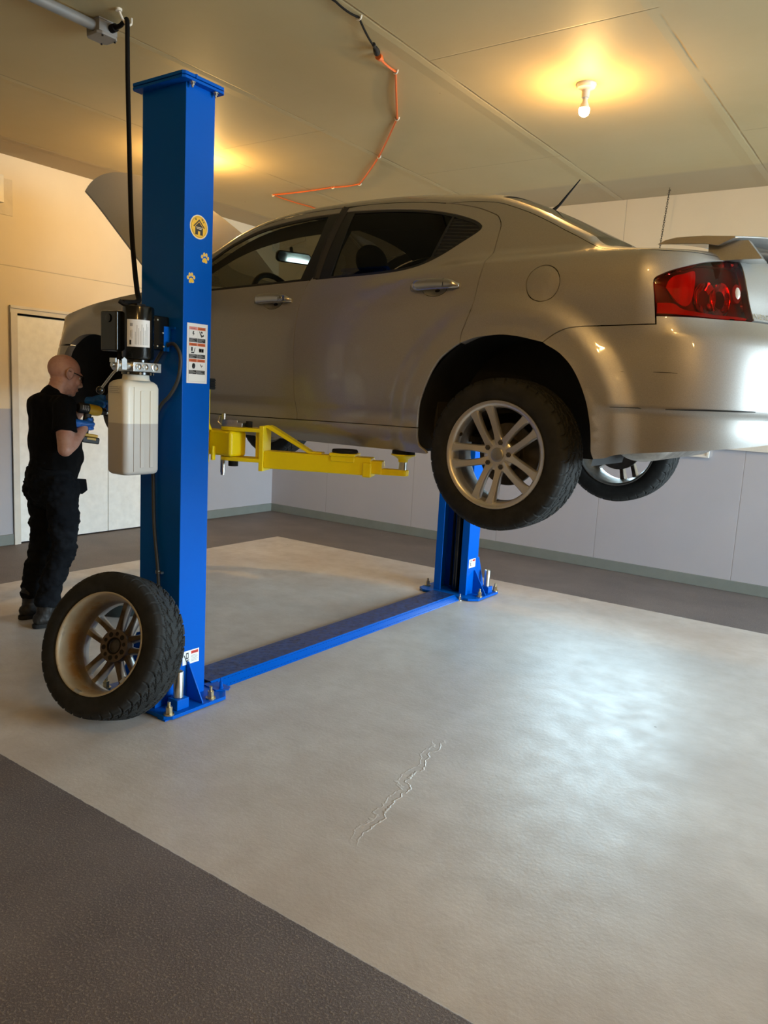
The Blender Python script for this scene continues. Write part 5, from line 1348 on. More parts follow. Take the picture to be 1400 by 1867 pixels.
# ================================================================ WHEELS
RT, RR, TWH = .327, .226, .104
def tire_material():
    m, nt, b = _nt('tyre_rubber')
    tc = N(nt, 'ShaderNodeTexCoord').outputs['Object']
    c = mixc(nt, ramp(nt, noise_n(nt, 14, 5, .6, tc), .35, .7), (.018, .0187, .0185), (.030, .0315, .031))
    lk(nt, c, b.inputs['Base Color']); b.inputs['Roughness'].default_value = .66; b.inputs['Specular IOR Level'].default_value = .15
    bump(nt, b, noise_n(nt, 220, 3, .6, tc), .25, .001); return m
def rim_material(dirty):
    m, nt, b = _nt('alloy_wheel_dirty' if dirty else 'alloy_wheel')
    tc = N(nt, 'ShaderNodeTexCoord').outputs['Object']; sx = N(nt, 'ShaderNodeSeparateXYZ'); lk(nt, tc, sx.inputs[0])
    rad = N(nt, 'ShaderNodeVectorMath', operation='LENGTH'); cb = N(nt, 'ShaderNodeCombineXYZ'); lk(nt, sx.outputs[0], cb.inputs[0]); lk(nt, sx.outputs[2], cb.inputs[2]); lk(nt, cb.outputs[0], rad.inputs[0])
    n1 = noise_n(nt, 9, 5, .65, tc); n2 = noise_n(nt, 28, 4, .6, tc)
    back = ramp(nt, sx.outputs[1], -.052, -.044)        # the wheel's inner side, away from the face
    spoke = ramp(nt, rad.outputs['Value'], .196, .204, 1., 0.)
    c = mixc(nt, ramp(nt, n1, .3, .7), (.60, .59, .57), (.68, .67, .65))
    dust = mixc(nt, ramp(nt, n2, .3, .7), (.045, .034, .025), (.10, .075, .055))
    if dirty:
        c2 = mixc(nt, ramp(nt, n1, .35, .7), (.40, .345, .24), (.50, .44, .325))
        stain = math_n(nt, 'MULTIPLY', ramp(nt, math_n(nt, 'ADD', n1, math_n(nt, 'MULTIPLY', n2, .3)), .56, .72), band(nt, sx.outputs[1], -.05, .055, .02))
        c2 = mixc(nt, math_n(nt, 'MULTIPLY', stain, .85), c2, (.33, .18, .05))
        c2 = mixc(nt, math_n(nt, 'MULTIPLY', ramp(nt, n2, .62, .7), .5), c2, (.25, .23, .2))
    else: c2 = mixc(nt, ramp(nt, n2, .3, .7), (.22, .215, .20), (.34, .33, .31))
    inner = mixc(nt, spoke, c2, dust)
    lk(nt, mixc(nt, back, c, inner), b.inputs['Base Color'])
    b.inputs['Metallic'].default_value = .0
    lk(nt, math_n(nt, 'MULTIPLY', math_n(nt, 'SUBTRACT', 1., math_n(nt, 'MULTIPLY', back, spoke if not dirty else math_n(nt, 'MAXIMUM', spoke, .75))), .75), b.inputs['Metallic'])
    lk(nt, ramp(nt, back, 0., 1., .33, .46), b.inputs['Roughness'])
    return m
M['tire'] = tire_material(); M['rim'] = rim_material(False); M['rimd'] = rim_material(True)
M['lug'] = mat('dark_lug_nut', (.10, .095, .09), .35, .8); M['capm'] = mat('grey_hub_cap', (.33, .33, .325), .35, .7)
M['disc'] = mat('dull_brake_disc', (.10, .095, .09), .5, .8, var=.2, vscale=30)
# local frame: axis along Y, outer face towards -Y
def tri(x): x = x - math.floor(x); return 4 * abs(x - .5) - 1
def tread_depth(th, y):
    s_ = y / .090; a = abs(s_); n = 38; sd = 1 if s_ > 0 else -1
    ph = n * th / (2 * PI) + (.5 if sd > 0 else 0)
    d = 0.
    cv = 1.9 * max(0., 1 - a) ** 1.35                      # swept V grooves
    w = .052 + .045 * a
    f = (ph - cv); f -= math.floor(f); f = min(f, 1 - f)
    if a > .10: d = max(d, ss(w, w * .62, f))
    z1 = .30 + .05 * tri(ph * 1.0); d = max(d, ss(.050, .030, abs(a - z1)) * (1 if tri(ph * .5 + .2) > -.7 else .4))
    z2 = .68 + .045 * tri(ph + .3); d = max(d, .8 * ss(.040, .022, abs(a - z2)))
    f2 = (ph * 1 - cv * .7 + .5); f2 -= math.floor(f2); f2 = min(f2, 1 - f2)
    if .34 < a < .64: d = max(d, .7 * ss(.07, .04, f2))
    # fine sipes
    f3 = ph * 6 - cv * 2; f3 -= math.floor(f3); d = max(d, .12 * ss(.25, .1, min(f3, 1 - f3)) * (1 if a < .92 else 0))
    return d
def tire_mesh():
    nth = 1140; half = []
    tread = [-.094 + .188 * k / 58 for k in range(59)]
    side_ = [(.226, .088), (.229, .096), (.236, .098), (.240, .1005), (.255, .104), (.272, .105), (.290, .1035), (.300, .1015), (.308, .0985)]
    prof_ = [(r, -y, None) for r, y in side_]
    for y in tread:
        a = abs(y) / .09; r = RT - .0035 * a * a - (.010 * ss(.90, 1.05, a))
        prof_.append((r, y, y))
    prof_ += [(r, y, None) for r, y in reversed(side_)]
    V = []; np_ = len(prof_)
    cs = [(math.cos(2 * PI * i / nth), math.sin(2 * PI * i / nth), 2 * PI * i / nth) for i in range(nth)]
    for c, s_, th in cs:
        for j, (r, y, t) in enumerate(prof_):
            rr_ = r
            if t is not None: rr_ -= .0068 * tread_depth(th, t) * (1 if abs(t) < .09 else .5)
            elif j in (8, np_ - 9): rr_ -= .003 * tread_depth(th, .09 * (1 if y > 0 else -1))
            V.append((rr_ * c, y, rr_ * s_))
    F = []
    for i in range(nth):
        i2 = (i + 1) % nth
        for j in range(np_ - 1): F.append((i * np_ + j, i * np_ + j + 1, i2 * np_ + j + 1, i2 * np_ + j))
    me = bpy.data.meshes.new('tyre'); me.from_pydata(V, [], F); me.materials.append(M['tire']); me.polygons.foreach_set('use_smooth', [True] * len(F)); me.update()
    bm = bmesh.new(); bm.from_mesh(me); bmesh.ops.recalc_face_normals(bm, faces=bm.faces); bm.to_mesh(me); bm.free()
    me.set_sharp_from_angle(angle=math.radians(48)); return me
def rim_mb():
    m = MB()
    # barrel: outer lip, face ledge, drop centre, inner lip (with thickness)
    pr = [(.204, -.088), (.212, -.097), (.219, -.102), (.2285, -.103), (.2300, -.1005), (.2285, -.097), (.226, -.094), (.222, -.086), (.221, -.07), (.212, -.052), (.206, -.03), (.206, .0), (.214, .05), (.221, .075), (.223, .088), (.2265, .094), (.2295, .0985), (.2290, .1015), (.2255, .1020), (.2210, .0995), (.2160, .088), (.2130, .072), (.2075, .05), (.1985, .0), (.1985, -.03), (.2005, -.055), (.204, -.088)]
    m.lathe([(r, h) for r, h in pr], (0, 0, 0), (0, 1, 0), n=96)
    # twin spokes
    for k in range(5):
        phi = math.radians(113 + 72 * k); er = Vector((math.cos(phi), 0, math.sin(phi))); et = Vector((-math.sin(phi), 0, math.cos(phi)))
        for sd in (-1, 1):
            loops = []; n = 15
            for i in range(n):
                t = i / (n - 1); r = lerp(.040, .214, t)
                off = sd * (lerp(.0215, .0375, t) + .004 * math.sin(PI * t))
                hw = .0185 - .0035 * math.sin(PI * min(1, t * 1.1)) + .006 * ss(.82, 1., t) + .004 * ss(.25, 0, t)
                yf = lerp(-.066, -.094, t) - .004 * math.sin(PI * t); dp = lerp(.040, .046, t); c = er * r + et * off
                sec = [(-hw * .72, yf), (hw * .72, yf), (hw, yf + .007), (hw * .95, yf + dp * .6), (hw * .6, yf + dp), (-hw * .6, yf + dp), (-hw * .95, yf + dp * .6), (-hw, yf + .007)]
                loops.append([c + et * a + Vector((0, b_, 0)) for a, b_ in sec])
            loft(m, loops)
    m.lathe([(.030, -.066), (.040, -.0665), (.060, -.064), (.068, -.058), (.070, -.048), (.072, -.020), (.074, -.012), (.074, -.006), (.040, -.006), (.036, -.008), (.036, -.05), (.030, -.06), (.030, -.066)], (0, 0, 0), (0, 1, 0), n=60)
    return m
TIRE = tire_mesh()
RIMM = rim_mb()
def make_wheel(root, loc, M4, dirty=False, lugs=True, brake=False, as_thing=True):
    # root: parent; parts are placed by the matrix M4 (about loc)
    def put(me_or_mb, name, m):
        me = me_or_mb if not isinstance(me_or_mb, MB) else me_or_mb.mesh(name, m, (0, 0, 0), 40)
        ob = bpy.data.objects.new(name, me); COL.objects.link(ob); ob.parent = root
        ob.matrix_local = M4 if not isinstance(root.data, bpy.types.Mesh) else Matrix.Identity(4)
        LOC[ob.name] = Vector(loc); return ob
    t_ = put(TIRE, 'tyre', None); r_ = put(RIMM, 'rim', M['rimd'] if dirty else M['rim'])
    out = [t_, r_]
    if lugs:
        for k in range(5):
            a = math.radians(77 + 72 * k); c = Vector((.0545 * math.cos(a), 0, .0545 * math.sin(a)))
            m = MB(); m.lathe([(.0175, -.0655), (.0165, -.062), (.0165, -.066)], c, (0, 1, 0), n=20); m.cyl(c + Vector((0, -.055, 0)), c + Vector((0, -.071, 0)), .0118, n=6); m.lathe([(.0098, -.071), (.008, -.0745), (0, -.0755)], c, (0, 1, 0), n=14)
            out.append(put(m, 'lug_nut', M['lug']))
        m = MB(); m.lathe([(.0305, -.060), (.0305, -.068), (.028, -.0705), (.020, -.0715), (0, -.072)], (0, 0, 0), (0, 1, 0), n=40)
        m.box((0, -.0722, 0), (.0022, .0016, .040)); m.box((0, -.0722, .002), (.034, .0016, .0022))
        out.append(put(m, 'centre_cap', M['capm']))
    else:
        m = MB(); 
        for k in range(10):
            a = math.radians(77 + 36 * k); c = Vector((.0545 * math.cos(a), 0, .0545 * math.sin(a))); r = .0115 if k % 2 == 0 else .009
            m.lathe([(r, -.0065), (r, -.0052), (0, -.0050)], c, (0, 1, 0), n=18)
        m.lathe([(.030, -.012), (.034, -.003), (.036, -.003), (.038, -.0055)], (0, 0, 0), (0, 1, 0), n=36)
        out.append(put(m, 'bolt_holes', M['rubber']))
        m = MB(); m.lathe([(.031, -.020), (0, -.020)], (0, 0, 0), (0, 1, 0), n=30); out.append(put(m, 'hub_bore', M['disc']))
        for a in (math.radians(-128), math.radians(-62)):
            m = MB(); 
            for q in range(5):
                b_ = a + q * .028; m.box((.2195 * math.cos(b_), .098, .2195 * math.sin(b_)), (.011, .014, .006), Matrix.Rotation(-b_, 3, 'Y'))
            out.append(put(m, 'wheel_weight', M['zinc']))
    va = math.radians(158); m = MB(); m.cyl((.201 * math.cos(va), -.062, .201 * math.sin(va)), (.188 * math.cos(va), -.088, .188 * math.sin(va)), .0042, n=10); m.cyl((.203 * math.cos(va), -.058, .203 * math.sin(va)), (.198 * math.cos(va), -.068, .198 * math.sin(va)), .008, n=12)
    out.append(put(m, 'valve_stem', M['rubber']))
    if brake:
        m = MB(); m.lathe([(.055, .0), (.075, .0), (.075, .03), (.135, .03), (.137, .033), (.137, .048), (.135, .051), (.05, .051)], (0, 0, 0), (0, 1, 0), n=60); out.append(put(m, 'brake_disc', M['disc']))
        m = MB(); m.prism([(.095 * math.cos(a), .095 * math.sin(a)) for a in [-.5 + k * .1 for k in range(11)]] + [(.158 * math.cos(a), .158 * math.sin(a)) for a in [.5 - k * .1 for k in range(11)]], (0, .015, 0), (1, 0, 0), (0, 0, 1), (0, .06, 0)); out.append(put(m, 'brake_caliper', M['lug']))
    return out
def car_wheel(x, y, side, z, dirty=False, steer=0., brake=True):
    w = bpy.data.objects.new('wheel', None); COL.objects.link(w); w.parent = CAR; w.location = Vector((x, y, z)) - LOC['car']; LOC[w.name] = Vector((x, y, z)); w.empty_display_size = .1
    w.rotation_euler = (0, 0, steer + (0 if side < 0 else PI))
    make_wheel(w, (x, y, z), Matrix.Identity(4), dirty, True, brake)
    return w
car_wheel(HUBX, 3.058, -1, 1.297)
car_wheel(HUBX, 4.60, 1, 1.297)
car_wheel(HUBFX, 4.58, 1, 1.33)
# bare front hub where the wheel is off
m = MB(); yc = 3.10
m.lathe([(.03, -.05), (.045, -.05), (.05, -.02), (.075, -.02), (.075, .0), (.145, .0), (.147, .003), (.147, .025), (.145, .028), (.05, .028)], (HUBFX, yc, HUBZ + .03), (0, 1, 0), n=48)
for k in range(5):
    a = 2 * PI * k / 5; m.cyl((HUBFX + .0545 * math.cos(a), yc - .02, HUBZ + .03 + .0545 * math.sin(a)), (HUBFX + .0545 * math.cos(a), yc - .06, HUBZ + .03 + .0545 * math.sin(a)), .006, n=8)
m.build('front_hub', M['disc'], CAR)
# the removed wheel leaning on the near post
LW = Vector(LWC); ax = Vector(LWA).normalized()
lw = thing('loose_wheel', 'removed car wheel with a dirty rim leaning against the near blue post', 'wheel', LW)
yv = ax; zv = (Vector((0, 0, 1)) - yv * yv.z).normalized(); xv = yv.cross(zv)
Rm = Matrix((xv, yv, zv)).transposed() @ Matrix.Rotation(LWR, 3, 'Y')
make_wheel(lw, LW, Rm.to_4x4(), True, False, False)
# ================================================================ PERSON
def skin_material():
    m, nt, b = _nt('skin')
    tc = N(nt, 'ShaderNodeTexCoord').outputs['Object']
    n1 = noise_n(nt, 9, 4, .6, tc); n2 = noise_n(nt, 45, 3, .6, tc)
    c = mixc(nt, ramp(nt, n1, .38, .66), (.60, .345, .255), (.53, .25, .175))
    c = mixc(nt, ramp(nt, n2, .5, .75, 0., .35), c, (.36, .15, .10))
    lk(nt, c, b.inputs['Base Color']); b.inputs['Roughness'].default_value = .42
    b.inputs['Subsurface Weight'].default_value = .12; b.inputs['Subsurface Radius'].default_value = (.01, .004, .002)
    bump(nt, b, noise_n(nt, 160, 3, .6, tc), .12, .001); return m
def cloth_material(name, c, wscale=7, strength=.5, fade=None):
    m, nt, b = _nt(name)
    tc = N(nt, 'ShaderNodeTexCoord').outputs['Object']
    n1 = noise_n(nt, wscale, 4, .55, tc, (1, 1, 2.2)); n2 = noise_n(nt, 260, 2, .5, tc)
    col = mixc(nt, ramp(nt, n1, .3, .7), tuple(x * .75 for x in c), tuple(x * 1.25 for x in c))
    if fade: col = mixc(nt, ramp(nt, noise_n(nt, 4.5, 3, .5, tc), .55, .75, 0, .5), col, fade)
    lk(nt, col, b.inputs['Base Color']); b.inputs['Roughness'].default_value = .88; b.inputs['Specular IOR Level'].default_value = .1
    bump(nt, b, math_n(nt, 'ADD', n1, math_n(nt, 'MULTIPLY', n2, .06)), strength, .02); return m
M['skin'] = skin_material()
M['tee'] = cloth_material('black_cotton', (.005, .005, .0055), 6, .35)
M['jean'] = cloth_material('black_denim', (.006, .007, .009), 9, .45, (.022, .026, .032))
M['boot'] = mat('worn_black_leather', (.009, .0075, .0065), .6, var=.5, vscale=18, bmp=.4, bscale=60)
M['glove'] = mat('blue_nitrile', (.012, .13, .52), .38, var=.12, vscale=25, bmp=.35, bscale=55, bdist=.004)
M['eye'] = mat('eye_white', (.7, .68, .64), .2); M['lip'] = mat('lip_skin', (.36, .14, .11), .45)
M['smoke'] = glass('smoked_eyewear', (.35, .36, .38), .9)
def remesh(mb, voxel, smooth=2, disp=0., dscale=6., stretch=1.):
    me = mb.mesh('tmp', M['skin'], (0, 0, 0), 180); ob = bpy.data.objects.new('tmp', me); COL.objects.link(ob)
    r = ob.modifiers.new('r', 'REMESH'); r.mode = 'VOXEL'; r.voxel_size = voxel; r.adaptivity = 0
    s_ = ob.modifiers.new('s', 'SMOOTH'); s_.factor = .5; s_.iterations = smooth
    dg = bpy.context.evaluated_depsgraph_get(); dg.update(); out = bpy.data.meshes.new_from_object(ob.evaluated_get(dg))
    bpy.data.objects.remove(ob); bpy.data.meshes.remove(me)
    if disp:
        nn = [v.normal.copy() for v in out.vertices]
        for v, n in zip(out.vertices, nn):
            c = v.co; v.co = c + n * (disp * noise.fractal(Vector((c.x * dscale, c.y * dscale, c.z * dscale * stretch)), .6, 2., 3))
    out.polygons.foreach_set('use_smooth', [True] * len(out.polygons)); out.update(); return out
def putmesh(me, name, m, parent=None, origin=(0, 0, 0)):
    o = LOC[parent.name] if parent else Vector(origin)
    me.transform(Matrix.Translation(-o)); me.name = name; me.materials.clear(); me.materials.append(m)
    ob = bpy.data.objects.new(name, me); COL.objects.link(ob)
    if parent: ob.parent = parent
    else: ob.location = o
    LOC[ob.name] = o; return ob
def V3(*a): return Vector(a)
PXc = -4.42
J = dict(pelvis=V3(PXc, 2.735, .90), waist=V3(PXc, 2.755, 1.00), chest=V3(PXc, 2.755, 1.20), upper=V3(PXc, 2.725, 1.335), neck=V3(PXc, 2.765, 1.415), head=V3(PXc + .01, 2.825, 1.545),
         shR=V3(-4.245, 2.715, 1.345), elR=V3(-4.165, 2.665, 1.105), wrR=V3(-4.225, 2.828, 1.222),
         shL=V3(-4.565, 2.775, 1.345), elL=V3(-4.610, 2.850, 1.105), wrL=V3(-4.425, 2.935, 1.310),
         hipR=V3(-4.325, 2.735, .87), knR=V3(-4.305, 2.735, .475), anR=V3(-4.318, 2.630, .095),
         hipL=V3(-4.515, 2.735, .87), knL=V3(-4.535, 2.735, .475), anL=V3(-4.548, 2.668, .095))
def chain(m, pts, rad, n=18, sub=5):
    P = catmull(pts, sub); R_ = []
    for i in range(len(P)):
        t = i / (len(P) - 1) * (len(rad) - 1); k = min(int(t), len(rad) - 2); f = t - k; a, b_ = rad[k], rad[k + 1]
        f = f * f * (3 - 2 * f)
        if not isinstance(a, tuple): a = (a, a)
        if not isinstance(b_, tuple): b_ = (b_, b_)
        R_.append((lerp(a[0], b_[0], f), lerp(a[1], b_[1], f)))
    m.tube(P, R_, n, True, up=(0, 1, 0))
    for q, r in ((P[0], R_[0]), (P[-1], R_[-1])): m.ball(q, (min(r), min(r), min(r)), 14, 10)
# --- body (one continuous surface)
b0 = MB()
# torso: up=(0,1,0) makes the first radius run across the body
chain(b0, [J['pelvis'], J['waist'], J['chest'], J['upper'], J['upper'] + V3(0, .02, .05)], [(.145, .105), (.140, .10), (.155, .105), (.145, .085), (.075, .06)], 28)
chain(b0, [J['upper'] + V3(0, .01, .02), J['neck'], J['head'] + V3(0, -.028, -.045)], [.068, .060, .059], 20)
for s_ in 'RL':
    sx_ = 1 if s_ == 'R' else -1
    chain(b0, [J['upper'] + V3(sx_ * .05, -.01, .01), J['sh' + s_]], [.05, .052])
    mid = J['sh' + s_].lerp(J['el' + s_], .45)
    chain(b0, [J['sh' + s_], mid, J['el' + s_]], [.058, .053, .043])
    d = (J['wr' + s_] - J['el' + s_])
    chain(b0, [J['el' + s_], J['el' + s_] + d * .32, J['el' + s_] + d * .7, J['wr' + s_]], [.043, .047, .036, .027])
    chain(b0, [J['hip' + s_], J['hip' + s_].lerp(J['kn' + s_], .5) + V3(0, .012, 0), J['kn' + s_]], [.080, .068, .048])
    chain(b0, [J['kn' + s_], J['kn' + s_].lerp(J['an' + s_], .35) + V3(0, -.015, 0), J['an' + s_]], [.044, .044, .028])
    chain(b0, [J['an' + s_] + V3(0, -.02, -.045), J['an' + s_] + V3(.0, .16, -.06)], [.028, .026])
# head, pitched down toward the hub
Rh = Matrix.Rotation(math.radians(-17), 3, 'X') @ Matrix.Identity(3)
Rh = Matrix.Rotation(math.radians(-12), 3, 'Z') @ Rh
HC = J['head']
def H(x, y, z): return HC + Rh @ Vector((x, y, z))
b0.ball(H(0, -.014, .026), (.0765, .0985, .086), 28, 20, Rh)
b0.ball(H(0, .030, -.028), (.061, .068, .088), 24, 18, Rh)
b0.ball(H(0, .040, -.088), (.046, .050, .034), 20, 14, Rh)
b0.ball(H(0, .078, -.103), (.020, .018, .016), 14, 10, Rh)
b0.ball(H(0, .082, .018), (.050, .018, .014), 18, 10, Rh)
b0.tube([H(0, .092, .006), H(0, .104, -.018), H(0, .115, -.040), H(0, .098, -.050)], [.009, .0105, .0135, .011], 12)
for sx_ in (-1, 1):
    b0.ball(H(sx_ * .013, .098, -.044), (.009, .011, .008), 10, 8, Rh)
    b0.ball(H(sx_ * .036, .070, -.030), (.022, .022, .024), 14, 10, Rh)
    b0.ball(H(sx_ * .046, .012, -.078), (.014, .04, .02), 14, 10, Rh)
    # ear: rim plus lobe
    pts = [H(sx_ * .074, .020, .004), H(sx_ * .083, .010, .026), H(sx_ * .088, -.012, .030), H(sx_ * .089, -.024, .010), H(sx_ * .084, -.016, -.016), H(sx_ * .077, .004, -.030), H(sx_ * .073, .014, -.026)]
    b0.tube(catmull(pts, 4), .0062, 8); b0.ball(H(sx_ * .076, -.002, .0), (.006, .018, .024), 12, 8, Rh); b0.ball(H(sx_ * .072, .020, -.010), (.008, .006, .010), 10, 8, Rh)
b0.ball(H(0, .092, -.071), (.024, .010, .0075), 14, 8, Rh); b0.ball(H(0, .089, -.082), (.021, .010, .008), 14, 8, Rh)
for k in range(2): b0.tube([H(0, -.08, -.045 - .018 * k), H(.03, -.07, -.045 - .018 * k)], .004, 6)
body = putmesh(remesh(b0, .0055, 2), 'person', M['skin'], None, (PXc, 2.74, 0))
tag(body, 'bald man in black tee, jeans and blue gloves working at the open wheel arch', 'person')
# eyes and lips
for sx_ in (-1, 1):
    m = MB().ball(H(sx_ * .031, .076, -.004), .0125, 14, 10); m.build('eye', M['eye'], body)
m = MB().tube(catmull([H(-.023, .091, -.0765), H(-.010, .1005, -.0755), H(0, .102, -.0765), H(.010, .1005, -.0755), H(.023, .091, -.0765)], 4), [.002] + [.0035] * 15 + [.002], 8); m.build('lips', M['lip'], body)
# --- tee shirt
m = MB()
chain(m, [V3(PXc, 2.737, .935), J['waist'] + V3(0, .004, 0), J['chest'] + V3(0, .004, -.06), J['chest'] + V3(0, .0, .04), J['upper'] + V3(0, .0, .015), J['upper'] + V3(0, .018, .062)], [(.170, .138), (.170, .138), (.182, .136), (.186, .126), (.172, .106), (.088, .074)], 32)
for s_ in 'RL':
    sx_ = 1 if s_ == 'R' else -1
    chain(m, [J['upper'] + V3(sx_ * .05, -.004, .018), J['sh' + s_] + V3(sx_ * .004, 0, .004)], [.070, .068])
    e = J['sh' + s_].lerp(J['el' + s_], .60)
    m.tube(catmull([J['sh' + s_] + V3(0, 0, .01), J['sh' + s_].lerp(J['el' + s_], .3), e], 4), [.066, .0665, .067, .0675, .068, .069, .070, .070, .0705], 20)
    m.ball(J['sh' + s_], .066, 16, 12)
m.ball(V3(PXc, 2.83, 1.04), (.13, .09, .10), 20, 14)
tee = putmesh(remesh(m, .0075, 2, .010, 7., .7), 'tee_shirt', M['tee'], body)
m = MB().tube([J['neck'] + V3(.068 * math.cos(a), .070 * math.sin(a) + .004, .002 - .016 * math.sin(a)) for a in [2 * PI * k / 28 for k in range(28)]], .0085, 8, closed=True); m.build('collar', M['tee'], tee)
# --- jeans
m = MB()
chain(m, [V3(PXc, 2.735, .965), J['pelvis'] + V3(0, 0, .0), J['pelvis'] + V3(0, -.01, -.07)], [(.160, .128), (.172, .134), (.165, .125)], 28)
for s_ in 'RL':
    sx_ = 1 if s_ == 'R' else -1
    chain(m, [J['hip' + s_] + V3(0, -.008, .02), J['hip' + s_].lerp(J['kn' + s_], .5) + V3(0, .012, 0), J['kn' + s_] + V3(0, .006, 0)], [(.098, .118), .092, .075], 22)
    chain(m, [J['kn' + s_] + V3(0, .006, 0), J['kn' + s_].lerp(J['an' + s_], .4) + V3(0, -.014, 0), J['an' + s_] + V3(0, .006, .08)], [.075, .073, .066], 22)
    m.ball(J['kn' + s_] + V3(0, .02, .01), (.072, .07, .09), 18, 12)
    m.tube([J['an' + s_] + V3(0, .004, .09), J['an' + s_] + V3(0, .008, .055), J['an' + s_] + V3(0, .008, .035)], [.066, .075, .073], 20)
jeans = putmesh(remesh(m, .008, 2, .014, 9., 1.6), 'jeans', M['jean'], body)
m = MB(); ring = []
for k in range(40):
    a = 2 * PI * k / 40; ring.append(V3(PXc + .166 * math.cos(a), 2.735 + .132 * math.sin(a), .952))
m.tube(ring, [(.004, .018)] * 40, 8, up=(0, 0, 1), closed=True); m.build('belt', M['jean'], jeans)
m = MB().ball(V3(PXc + .163, 2.80, .862), .005, 10, 8); m.build('rivet', M['zinc'], jeans)
m = MB(); m.prism([(0, 0), (.055, -.005), (.062, -.075), (.03, -.10), (.0, -.09)], V3(PXc + .10, 2.845, .905), V3(.35, .93, 0), V3(0, 0, 1), V3(-.012, .005, 0)); m.build('pocket_flap', M['jean'], jeans, bev=.004)
# --- boots
for s_ in 'RL':
    a = J['an' + s_]; m = MB(); yaw = V3(.06 if s_ == 'R' else -.06, 1, 0).normalized(); ux = V3(yaw.y, -yaw.x, 0)
    chain(m, [a + V3(0, -.004, .085), a + V3(0, -.006, .03), a + V3(0, -.02, -.035)], [(.058, .062), .052, .048], 18)
    def fp(f, x, z): return V3(a.x, a.y, 0) + yaw * f + ux * x + V3(0, 0, z)
    chain(m, [fp(-.045, 0, .052), fp(.06, 0, .062), fp(.135, 0, .052), fp(.195, 0, .044)], [(.042, .042), (.043, .050), (.048, .040), (.040, .030)], 18)
    m.ball(fp(.19, 0, .040), (.045, .045, .034), 16, 10)
    bt = putmesh(remesh(m, .0055, 3, .004, 22., 1.), 'boot', M['boot'], body)
    so = MB(); pl = []
    for k in range(32):
        t = 2 * PI * k / 32; f = math.cos(t); wv = .052 * (1 - .10 * (f < 0)) * (abs(math.sin(t)) ** .7) * (1 if math.sin(t) > 0 else -1)
        pl.append((.077 + .168 * f, wv))
    so.prism(pl, V3(a.x, a.y, .002), yaw, ux, V3(0, 0, .026)); so.build('sole', M['rubber'], bt, bev=.004)
    lc = MB()
    for k in range(5): lc.tube([fp(.045 + .014 * k, -.03, .118 - .012 * k), fp(.055 + .014 * k, 0, .128 - .012 * k), fp(.045 + .014 * k, .03, .118 - .012 * k)], .0028, 6)
    lc.build('laces', M['rubber'], bt)
# --- safety glasses
m = MB()
for sx_ in (-1, 1): m.tube([H(sx_ * .080, -.010, .016), H(sx_ * .079, .035, .014), H(sx_ * .070, .082, .010)], [.0022, .003, .0045], 8)
m.tube(catmull([H(-.070, .082, .012), H(-.045, .103, .014), H(0, .113, .014), H(.045, .103, .014), H(.070, .082, .012)], 5), .0028, 8)
gl = m.build('safety_glasses', M['rubber'], body)
m = MB(); m.grid(lambda u, v: H(lerp(-.070, .070, u), .113 - .031 * (abs(2 * u - 1) ** 1.8) + .002, lerp(.014, -.026 + .010 * (1 - min(1, abs(2 * u - 1) * 5)), v)), 25, 7); m.build('lens', M['smoke'], gl)
# --- hands in blue gloves
def hand(wr, palm_dir, palm_n, curl, thumb_side, name, L_=.185):
    # palm_dir: wrist -> knuckles, palm_n: out of the palm (toward the held thing), thumb_side: +1/-1 along lateral
    d = palm_dir.normalized(); n = (palm_n - d * palm_n.dot(d)).normalized(); lat = d.cross(n) * thumb_side
    m = MB(); pc0 = wr + d * .045
    m.tube([wr - d * .035, wr, wr + d * .025, wr + d * .060, wr + d * .092], [(.030, .031), (.027, .029), (.024, .036), (.019, .041), (.014, .038)], 16, up=tuple(lat.cross(d)))
    m.ball(wr + d * .055, (.028, .028, .028), 14, 10)
    lens = (.070, .078, .072, .056)
    for i in range(4):
        base = wr + d * (.088 - .004 * abs(i - 1.2)) + lat * (.030 - .0195 * i); p = base; dirv = d.copy(); P = [base - d * .02, base]; tot = 0
        for seg_, fr_ in ((0, .45), (1, .32), (2, .25)):
            ang = math.radians(curl[seg_] + 3 * i); q = Matrix.Rotation(ang, 3, d.cross(n)); dirv = (q @ dirv).normalized()
            p = p + dirv * lens[i] * fr_; P.append(p.copy())
        rad = [.0100, .0100, .0093, .0086, .0074]
        m.tube(P, rad, 10); 
        for q, r in zip(P[1:], rad[1:]): m.ball(q, r * 1.03, 10, 8)
    t0 = wr + d * .022 + lat * .026; t1 = t0 + (d * .55 + lat * .75 + n * .30).normalized() * .038; t2 = t1 + (d * .75 + lat * .15 + n * .75).normalized() * .033; t3 = t2 + (d * .55 - lat * .25 + n * .75).normalized() * .026
    m.tube([wr + d * .015 + lat * .008, t0, t1, t2, t3], [.015, .0140, .0118, .0104, .0084], 10)
    for q, r in ((t0, .0140), (t1, .0118), (t2, .0104), (t3, .0084)): m.ball(q, r, 10, 8)
    return putmesh(remesh(m, .0032, 1, .0012, 60.), name, M['glove'], body)
DR = V3(-4.262, 2.905, 1.335); DA = V3(.05, .985, -.14).normalized()         # drill motor centre and bit direction
DU = (V3(0, 0, 1) - DA * DA.z).normalized(); DS = DA.cross(DU)
grip = DR - DA * .02 - DU * .085
# right hand comes from behind and closes round the pistol grip
wrR2 = grip - DA * .072 + DS * .030 - DU * .012
J['wrR'] = wrR2
hand(J['wrR'] + V3(0, 0, 0), (grip + DS * .030 + DA * .03) - J['wrR'], -DS, (38, 62, 48), -1, 'glove')
wl = DR + DA * .045 + DU * .055 - DS * .075
hand(wl, (DA * .35 + DS * .75 + DU * .12), -DU, (20, 42, 35), 1, 'glove')
